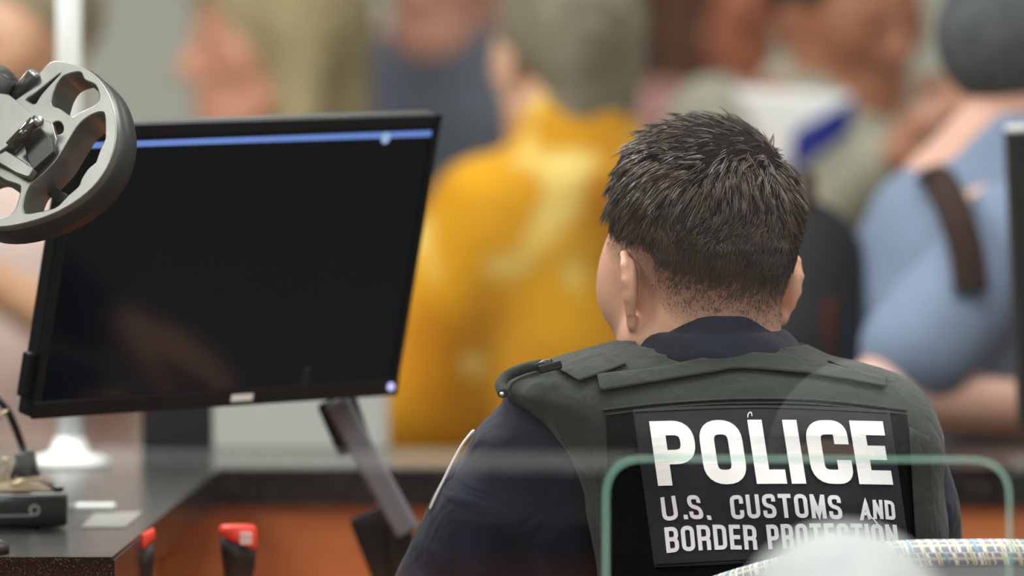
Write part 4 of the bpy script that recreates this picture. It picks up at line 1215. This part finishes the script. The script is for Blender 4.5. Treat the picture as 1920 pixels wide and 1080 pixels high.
# ------------------------------------------------------------------ the big monitor
M_bezel = mat('monitor_plastic', (19, 20, 22), .45, .3, bump=(600, .1, .0005))
M_screen = mat('monitor_screen', (9, 15, 23), .10, .3)
M_grey_metal = mat('grey_arm', (108, 108, 114), .45, .4)
mon = empty('monitor', 'large dark monitor tilted forward with a blue bar along its top', 'monitor')
psi = math.radians(46); tau = math.radians(13)
n0 = Vector((math.sin(psi), -math.cos(psi), 0)); r_ = Vector((math.cos(psi), math.sin(psi), 0))
u_ = Vector((0, 0, 1))*math.cos(tau) + n0*math.sin(tau); nn = r_.cross(u_)     # nn points at the viewer
mc = P(447, 494, .36)
MM = Matrix(((r_.x, u_.x, nn.x, mc.x), (r_.y, u_.y, nn.y, mc.y), (r_.z, u_.z, nn.z, mc.z), (0, 0, 0, 1)))
MW, MH = .252, .147
bm = bmesh.new(); box_bm(bm, (-MW, -MH, -.020), (MW, MH, 0), .004); box_bm(bm, (-MW*.75, -MH*.7, -.045), (MW*.75, MH*.7, -.018), .012)
bmesh.ops.transform(bm, matrix=MM, verts=bm.verts); obj_bm('case', bm, M_bezel, mon)
bm = bmesh.new()
for lo, hi in (((-MW, MH-.012, 0), (MW, MH, .004)), ((-MW, -MH, 0), (MW, -MH+.017, .005)), ((-MW, -MH, 0), (-MW+.009, MH, .004)), ((MW-.009, -MH, 0), (MW, MH, .004))):
    box_bm(bm, lo, hi, .001)
bmesh.ops.transform(bm, matrix=MM, verts=bm.verts); obj_bm('bezel', bm, M_bezel, mon)
scr = box('screen', (-MW+.009, -MH+.017, 0), (MW-.009, MH-.012, .0015), M_screen, mon, 0, MM)
bar = box('blue_bar', (-MW+.022, MH-.0225, .0015), (MW-.010, MH-.0165, .0019), emis('screen_blue', (116, 150, 232), .85), scr, 0, MM)
bm = bmesh.new(); bmesh.ops.create_cone(bm, cap_ends=True, segments=20, radius1=.006, radius2=.006, depth=.001)
bmesh.ops.transform(bm, matrix=MM @ Matrix.Translation((MW-.075, MH-.0225, .0022)), verts=bm.verts); obj_bm('blue_tab', bm, emis('screen_tab', (168, 196, 240), .85), scr)
box('maker_mark', (.015, -MH+.005, .005), (.045, -MH+.012, .0056), M_white, mon, .0004, MM)
bm = bmesh.new(); bmesh.ops.create_uvsphere(bm, u_segments=12, v_segments=8, radius=.0042); bmesh.ops.transform(bm, matrix=MM @ Matrix.Translation((MW-.012, -MH+.010, .005)), verts=bm.verts)
obj_bm('power_light', bm, emis('power_led', (200, 190, 255), 1.6), mon, True)
box('side_buttons', (-MW-.010, -MH+.020, -.014), (-MW, -MH+.065, -.002), M_bezel, mon, .002, MM)
yb_ = mc.y + .12; hp_ = MM @ Vector((.10, -MH+.03, -.03))
box('arm_bracket', (hp_.x-.03, hp_.y-.01, hp_.z-.035), (hp_.x+.04, FAR0-.05, hp_.z+.0), M_bezel, mon, .005)
# small dark terminal on the far edge of the counter
dt = empty('card_terminal', 'small dark terminal on the counter, blurred, under the middle of the big monitor', 'device')
ta, tb = P(268, 760, 1.24), P(398, 760, 1.24)
prof = [(0, 0), (0, .012), (.014, .018), (.022, .075), (.06, .080), (.075, .012), (.075, 0)]
bm = bmesh.new(); va = [bm.verts.new((ta.x, 1.20+y_, TOP+z_)) for y_, z_ in prof]; vb2 = [bm.verts.new((tb.x, 1.20+y_, TOP+z_)) for y_, z_ in prof]
bm.faces.new(va); bm.faces.new(vb2[::-1])
for i in range(len(prof)):
    k = (i+1) % len(prof); bm.faces.new((va[i], vb2[i], vb2[k], va[k]))
bmesh.ops.recalc_face_normals(bm, faces=bm.faces); obj_bm('case', bm, M_bezel, dt)
box('cable_cover', (ta.x+.015, 1.262, TOP+.02), (tb.x-.015, 1.28, TOP+.07), M_plastic, dt, .003)
# slanting arm in front of the counter
def bar_between(name, p0, p1, w, th, m, parent, bev=.004):
    p0 = Vector(p0); p1 = Vector(p1); z_ = (p1-p0); L = z_.length; z_.normalize()
    y_ = Vector((0, 1, 0)); x_ = y_.cross(z_).normalized(); y_ = z_.cross(x_)
    M_ = Matrix(((x_.x, y_.x, z_.x, p0.x), (x_.y, y_.y, z_.y, p0.y), (x_.z, y_.z, z_.z, p0.z), (0, 0, 0, 1)))
    return box(name, (-w/2, -th/2, 0), (w/2, th/2, L), m, parent, bev, M_)
AY = .60
bar_between('support_arm', P(628, 750, AY), P(766, 1000, AY), .026, .012, M_grey_metal, mon)
bar_between('arm_flange', P(612, 752, AY+.02), P(655, 850, AY+.02), .022, .016, M_bezel, mon)
bar_between('arm_flange', P(655, 745, AY+.03), P(690, 850, AY+.03), .014, .012, M_bezel, mon)
bar_between('arm_foot', P(690, 960, AY+.02), P(760, 1140, AY+.02), .042, .020, M_bezel, mon)
bar_between('arm_foot', P(745, 992, AY+.012), P(772, 1150, AY+.012), .030, .018, M_bezel, mon)

# second monitor at the right edge
m2 = empty('monitor', 'black monitor cut off by the right edge of the picture', 'monitor')
RY = 1.15
c2 = P(1887, 246, RY)
M2 = Matrix.Translation((c2.x, RY, c2.z)) @ Matrix.Rotation(-.05, 4, 'Y') @ Matrix.Rotation(.12, 4, 'Z')
box('case', (0, -.012, -.325), (.50, .022, 0), M_bezel, m2, .004, M2); box('screen', (.012, .022, -.310), (.488, .024, -.012), M_screen, m2, 0, M2)
box('top_highlight', (.0, -.012, .0), (.50, .010, .006), M_white, m2, .001, M2)  # white strip stands in for the highlight along the glossy top
ctr = M2 @ Vector((.25, 0, -.25))
box('stand_neck', (ctr.x-.03, RY+.03, TOP+.012), (ctr.x+.03, RY+.09, ctr.z+.10), M_bezel, m2, .005); box('stand_base', (ctr.x-.12, RY-.01, TOP), (ctr.x+.12, RY+.16, TOP+.012), M_bezel, m2, .004)
# ------------------------------------------------------------------ cast metal wheel on its stand
M_cast = mat('cast_grey_metal', (158, 158, 155), .40, .5, metal=.85, var=(20, (136, 136, 133), .3), bump=(900, .06, .0004))
M_dkmetal = mat('dark_grey_metal', (74, 72, 70), .4, .4, metal=.6)
M_rim = mat('rim_rubber', (48, 49, 49), .45, .4)
wh = empty('camera_wheel', 'grey cast metal wheel bracket with spokes at the upper left edge', 'bracket')
WYc = -.02
zb = Vector((.46, .76, -.44)).normalized()             # direction going back into the wheel
ctr = P(45, 265, WYc)
xw = Vector((1, 0, 0)); xw = (xw - zb*xw.dot(zb)).normalized(); yw = (-zb).cross(xw)
MWh = Matrix(((xw.x, yw.x, -zb.x, ctr.x), (xw.y, yw.y, -zb.y, ctr.y), (xw.z, yw.z, -zb.z, ctr.z), (0, 0, 0, 1)))
def on_wheel(px, py, lift=0.0):
    o = Vector((0, CAM_Y, H)); d = P(px, py, 0) - o
    c = ctr - zb*lift; t = (c-o).dot(zb)/d.dot(zb)
    q = MWh.inverted() @ (o+d*t); return (q.x, q.y)
def wl(pts, lift=0.0): return [on_wheel(x, y, lift) for x, y in pts]
def curve2(pts, sub=5, closed=True):
    pts = [Vector((p[0], p[1])) for p in pts]; n = len(pts); o = []
    for i in range(n):
        p0, p1, p2, p3 = pts[i-1], pts[i], pts[(i+1) % n], pts[(i+2) % n]
        for k in range(sub):
            t = k/sub; o.append(.5*((2*p1)+(p2-p0)*t+(2*p0-5*p1+4*p2-p3)*t*t+(3*p1-p0-3*p2+p3)*t**3))
    return o
outer = curve2(wl([(76, 137), (95, 118), (118, 117), (160, 130), (192, 160), (210, 200), (216, 250), (204, 302), (172, 350), (122, 388), (64, 412), (0, 424), (-50, 415), (-100, 380), (-130, 320), (-135, 250), (-110, 180), (-50, 140), (0, 160), (45, 172)]), 4)
win1 = curve2(wl([(94, 188), (104, 158), (120, 140), (150, 133), (160, 148), (180, 158), (188, 182), (178, 198), (150, 212), (134, 220), (112, 206), (97, 200)]), 4)
win2 = curve2(wl([(190, 208), (198, 216), (199, 252), (198, 262), (190, 280), (184, 296), (180, 306), (166, 318), (154, 336), (148, 350), (128, 368), (108, 388), (86, 396), (52, 402), (42, 396), (42, 378), (54, 346), (78, 326), (104, 298), (126, 262), (146, 232), (170, 214)]), 4)
win3 = curve2(wl([(-20, 320), (10, 336), (34, 344), (40, 352), (36, 374), (26, 398), (0, 410), (-40, 404), (-70, 380), (-60, 340)]), 4)
hole_ = curve2(wl([(92, 238), (100, 228), (112, 226), (120, 236), (119, 248), (110, 254), (98, 252)]), 4)
win5 = curve2(wl([(48, 184), (66, 172), (112, 136), (112, 142), (80, 176), (66, 196), (50, 190)]), 4)
Tw = .036
plate('wheel', [outer, win1, win2, win3, hole_, win5], Tw, .0012, M_cast, wh, MWh @ Matrix.Translation((0, 0, -Tw/2)))
# darker band around the outside of the rim
ro = [MWh @ Vector((p[0], p[1], 0)) for p in outer]
V = []; Fq = []; cxy = Vector((sum(p[0] for p in outer)/len(outer), sum(p[1] for p in outer)/len(outer)))
no = len(outer)
for p in outer:
    q = Vector(p); d = (q-cxy).normalized()
    for (e, z_) in ((.0002, -.008), (.0028, -.010), (.0028, -.036), (.0002, -.038)): V.append(tuple(MWh @ Vector((q.x+d.x*e, q.y+d.y*e, z_))))
for i in range(no):
    j = (i+1) % no
    for k in range(3): Fq.append((i*4+k, j*4+k, j*4+k+1, i*4+k+1))
me = bpy.data.meshes.new('rim_band'); me.from_pydata(V, [], Fq); me.update()
bm = bmesh.new(); bm.from_mesh(me); bmesh.ops.recalc_face_normals(bm, faces=bm.faces); bm.to_mesh(me); bm.free()
link('rim_band', me, M_rim, wh, True)
# hub block, motor housing, pin, pipe stub, knob
def wp3(px, py, lift): q = on_wheel(px, py, lift); return MWh @ Vector((q[0], q[1], lift))
def prism(name, pxs, z0, z1, m, bev=.001, r=.002):
    lp = fillet(wl(pxs, z1), r, True, 4)
    return plate(name, [lp], z1-z0, bev, m, wh, MWh @ Matrix.Translation((0, 0, (z0+z1)/2)))
prism('hub_block', [(-40, 200), (0, 172), (14, 178), (58, 214), (96, 232), (104, 262), (96, 286), (62, 322), (40, 330), (-10, 300), (-60, 290)], -.008, .003, M_cast)
prism('motor_housing', [(-60, 210), (0, 176), (14, 178), (62, 216), (20, 268), (0, 282), (-60, 300)], .003, .016, M_cast)
prism('side_block', [(44, 262), (74, 240), (94, 262), (98, 284), (62, 316), (54, 300)], .003, .010, M_dkmetal)
prism('clamp_bar', [(-40, 262), (0, 277), (40, 302), (60, 316), (52, 330), (30, 322), (0, 304), (-40, 288)], .004, .013, M_cast)
tube('sight_glass', [wp3(20, 276, .021), wp3(66, 228, .021)], .0065, mat('smoky_tube', (58, 52, 48), .1, .5, coat=.6), wh, 16)
tube('pin', [wp3(71, 229, .020), wp3(73, 227, .026)], .0048, M_alu, wh, 14)
tube('pipe_stub', [wp3(22, 188, -.004), wp3(63, 138, .006)], .0068, M_dkmetal, wh, 18)
tube('pipe_mouth', [wp3(62.6, 138.6, .0065), wp3(63.4, 137.4, .0070)], .0052, M_alu, wh, 14)
tube('focus_knob', [wp3(-40, 210, -.004), wp3(-6, 134, .012)], [.024, .0225], M_rim, wh, 28)
tube('knob_face', [wp3(-7, 136, .0125), wp3(-5, 132, .0135)], .019, M_dkmetal, wh, 24)
bar_between('inner_lever', wp3(84, 352, -.030), wp3(126, 376, -.030), .010, .006, M_rim, wh, .002)
# stand just outside the picture carrying the wheel
sxp = P(-110, 300, 0).x
tube('stand_post', [(sxp, .06, TOP+.01), (sxp, .06, ctr.z+.02)], .014, M_dkmetal, wh, 16)
tube('stand_arm', [(sxp, .06, ctr.z), tuple(ctr + zb*.03 - xw*.05)], .012, M_dkmetal, wh, 12)
lathe('stand_base', [(.06, TOP), (.06, TOP+.008), (.05, TOP+.012), (.016, TOP+.014)], M_dkmetal, wh, 32, Matrix.Translation((sxp, .06, 0)))

# ------------------------------------------------------------------ small things on the left desk
M_gloss = mat('black_gloss', (22, 22, 21), .22, .5, coat=.3)
M_bronze = mat('bronze_label_reflection', (112, 92, 66), .45, .4)
M_brass = mat('brass_wire', (196, 186, 150), .3, .5, metal=.8)
bxr = empty('control_box', 'glossy black control box with a round socket on the left desk', 'device')
RB = Matrix.Translation((P(128, 985, .34).x, .34, TOP)) @ Matrix.Rotation(.20, 4, 'Z')
bh = .035
box('case', (-.22, 0, .002), (0, .12, bh), M_gloss, bxr, .004, RB, True)
box('lid', (-.20, .018, bh), (-.012, .112, bh+.003), M_bronze, bxr, .0012, RB)
box('side_reflection', (0, .012, .006), (.0012, .112, bh-.004), M_bronze, bxr, .0004, RB)  # bronze colour stands in for the brown-gold reflection on the box's side
box('front_groove', (-.20, -.0008, .013), (-.036, .0, .0145), M_alu, bxr, 0, RB)
bm = bmesh.new()
bmesh.ops.create_cone(bm, cap_ends=True, segments=24, radius1=.0055, radius2=.0055, depth=.004)
bmesh.ops.transform(bm, matrix=RB @ Matrix.Translation((-.034, -.001, .019)) @ Matrix.Rotation(math.pi/2, 4, 'X'), verts=bm.verts)
jack = obj_bm('socket', bm, M_alu, bxr)
bm = bmesh.new(); bmesh.ops.create_cone(bm, cap_ends=True, segments=20, radius1=.0034, radius2=.0034, depth=.003)
bmesh.ops.transform(bm, matrix=RB @ Matrix.Translation((-.034, -.0022, .019)) @ Matrix.Rotation(math.pi/2, 4, 'X'), verts=bm.verts)
obj_bm('socket_hole', bm, M_plastic, jack)
for f_ in ((-.21, .01), (-.21, .10), (-.02, .01), (-.02, .10)):
    bm = bmesh.new(); box_bm(bm, (f_[0]-.006, f_[1]-.004, 0), (f_[0]+.006, f_[1]+.006, .003)); bmesh.ops.transform(bm, matrix=RB, verts=bm.verts); obj_bm('foot', bm, M_plastic, bxr)
rk = RB @ Vector((.004, .06, 0))
# heatsink-like raised bar at the box's far right corner
box('raised_edge', (-.012, .02, bh), (-.001, .118, bh+.006), M_gloss, bxr, .002, RB, True)

cb = empty('cable', 'black cable with thick barrel connector rising from the control box', 'cable')
YC = .40
tube('lead', smooth_path([P(-60, 690, YC), P(-20, 735, YC), P(10, 764, YC), P(28, 800, YC), P(42, 838, YC), P(50, 862, YC)], 8), .0038, M_plastic, cb, 10)
tube('barrel', smooth_path([P(44, 846, YC), P(50, 866, YC), P(53, 893, YC)], 4), [.007]+[.0105]*6+[.0125]*2, M_plastic, cb, 18)
tube('lead', smooth_path([P(38, 850, YC), P(28, 880, YC), P(20, 900, YC)], 5), .0025, M_plastic, cb, 8)
for pts in ([(0, 905), (14, 880), (10, 860), (2, 872)], [(14, 893), (24, 906), (46, 900), (78, 898), (52, 904), (20, 910)], [(-6, 790), (4, 776), (14, 770)]):
    tube('wire_clip', smooth_path([P(x, y, YC-.012) for x, y in pts], 6), .0016, M_brass, cb, 8)

ky = empty('flat_key', 'small silver key lying on the desk right of the control box', 'key')
kp = P(178, 951, .58); kp.y = .58
RK = Matrix.Translation((kp.x, kp.y, TOP)) @ Matrix.Rotation(.05, 4, 'Z')
bm = bmesh.new(); box_bm(bm, (-.020, -.012, .0), (.021, .012, .006), .002); bmesh.ops.transform(bm, matrix=RK, verts=bm.verts); obj_bm('head', bm, M_white, ky)
bm = bmesh.new(); box_bm(bm, (-.060, -.005, .001), (-.018, .005, .004), .001)
for k in range(4): box_bm(bm, (-.055+.009*k, -.008, .001), (-.050+.009*k, -.004, .004))
bmesh.ops.transform(bm, matrix=RK, verts=bm.verts); obj_bm('blade', bm, M_alu, ky)
nt_ = box('paper_slip', (0, 0, 0), (1, 1, 1), mat('translucent_slip', (150, 148, 140), .6, .3))
bpy.data.objects.remove(nt_)
def desk_pt(px, py):
    o = Vector((0, CAM_Y, H)); d = P(px, py, 0)-o; t = (TOP-o.z)/d.z; return o+d*t
bm = bmesh.new(); c4 = [desk_pt(*p) for p in ((152, 990), (236, 990), (268, 961), (178, 963))]
lo_ = [bm.verts.new((p.x, p.y, TOP+.0002)) for p in c4]; hi_ = [bm.verts.new((p.x, p.y, TOP+.0010)) for p in c4]
bm.faces.new(hi_); bm.faces.new(lo_[::-1])
for i in range(4): bm.faces.new((lo_[i], lo_[(i+1) % 4], hi_[(i+1) % 4], hi_[i]))
tag(obj_bm('paper_slip', bm, mat('pale_slip', (128, 126, 120), .6, .3)), 'pale paper slip lying near the desk edge', 'paper')

# red-topped black tools in a holder on the low shelf below the counter
M_red = mat('signal_red', (232, 66, 48), .45, .4); M_grip = mat('tool_black', (34, 30, 29), .5, .3); M_lbl = mat('pale_label', (226, 190, 186), .6, .3)
SH = .955
def tool(label, px0, px1, py0, Y, slant, tilt=0.0):
    t = empty('hand_stamp', label, 'stamp')
    a = P(px0, py0, Y); b_ = P(px1, py0, Y); w = (b_.x-a.x); cx_ = (a.x+b_.x)/2
    bm = bmesh.new()
    prof = [(1.0, a.z-.012), (.96, a.z-.03), (.70, a.z-.06), (.55, a.z-.09), (.60, SH+.05), (.85, SH+.02), (.9, SH)]
    rows = []
    for s_, z in prof:
        rows.append([bm.verts.new((cx_+w/2*s_*math.cos(k*math.pi/6), Y+w*.35*s_*math.sin(k*math.pi/6), z + (slant*w*.5*math.cos(k*math.pi/6) if z > SH+.1 else 0))) for k in range(12)])
    for i in range(len(rows)-1):
        for k in range(12): bm.faces.new((rows[i][k], rows[i+1][k], rows[i+1][(k+1) % 12], rows[i][(k+1) % 12]))
    bm.faces.new(rows[0]); bm.faces.new(rows[-1][::-1]); bmesh.ops.recalc_face_normals(bm, faces=bm.faces)
    obj_bm('handle', bm, M_grip, t, True)
    bm = bmesh.new()
    rows = []
    for s_, dz in ((1.02, -.014), (1.06, -.010), (1.04, 0), (.9, .003)):
        rows.append([bm.verts.new((cx_+w/2*s_*math.cos(k*math.pi/6), Y+w*.36*s_*math.sin(k*math.pi/6), a.z+dz + (slant*w*.5*math.cos(k*math.pi/6) if dz < -.005 else 0) + tilt*w*.5*math.cos(k*math.pi/6))) for k in range(12)])
    for i in range(len(rows)-1):
        for k in range(12): bm.faces.new((rows[i][k], rows[i+1][k], rows[i+1][(k+1) % 12], rows[i][(k+1) % 12]))
    bm.faces.new(rows[0]); bm.faces.new(rows[-1][::-1]); bmesh.ops.recalc_face_normals(bm, faces=bm.faces)
    obj_bm('red_cap', bm, M_red, t, True)
    if slant < 0:
        box('cap_label', (cx_+w*.06, Y-w*.40, a.z-.016), (cx_+w*.40, Y-w*.30, a.z-.003), M_lbl, t, .001)
    return t
tool('black stamp with slanting red cap and pale label below the monitor arm', 412, 480, 990, .38, -.42)
tool('black stamp with red cap close beside the dark desk corner', 238, 290, 1008, .30, .5, .5)
shf = empty('stamp_shelf', 'low timber shelf under the counter that carries the red stamps', 'shelf')
box('board', (xe+.004, .15, SH-.02), (P(700, 1000, .4).x, FAR0+.008, SH), M_wood, shf)
for x in (xe+.02, P(690, 1000, .4).x): box('bracket', (x-.01, .2, 0), (x+.01, FAR0+.005, SH-.02), M_wood, shf)

# stool for the silver-haired visitor
vs = empty('visitor_chair', 'plain grey chair under the silver-haired visitor, below the picture', 'chair')
vh = P(1568, 1350, CAM_Y+6.3); vz_ = vh.z - (1.55-.80)*.94
box('seat', (vh.x-.22, vh.y-.20, vz_-.04), (vh.x+.22, vh.y+.26, vz_), M_shell, vs, .015)
for sx in (-1, 1):
    for sy_ in (-.18, .24): tube('leg', [(vh.x+sx*.19, vh.y+sy_, vz_-.03), (vh.x+sx*.20, vh.y+sy_*1.1, 0)], .012, M_alu, vs, 8)
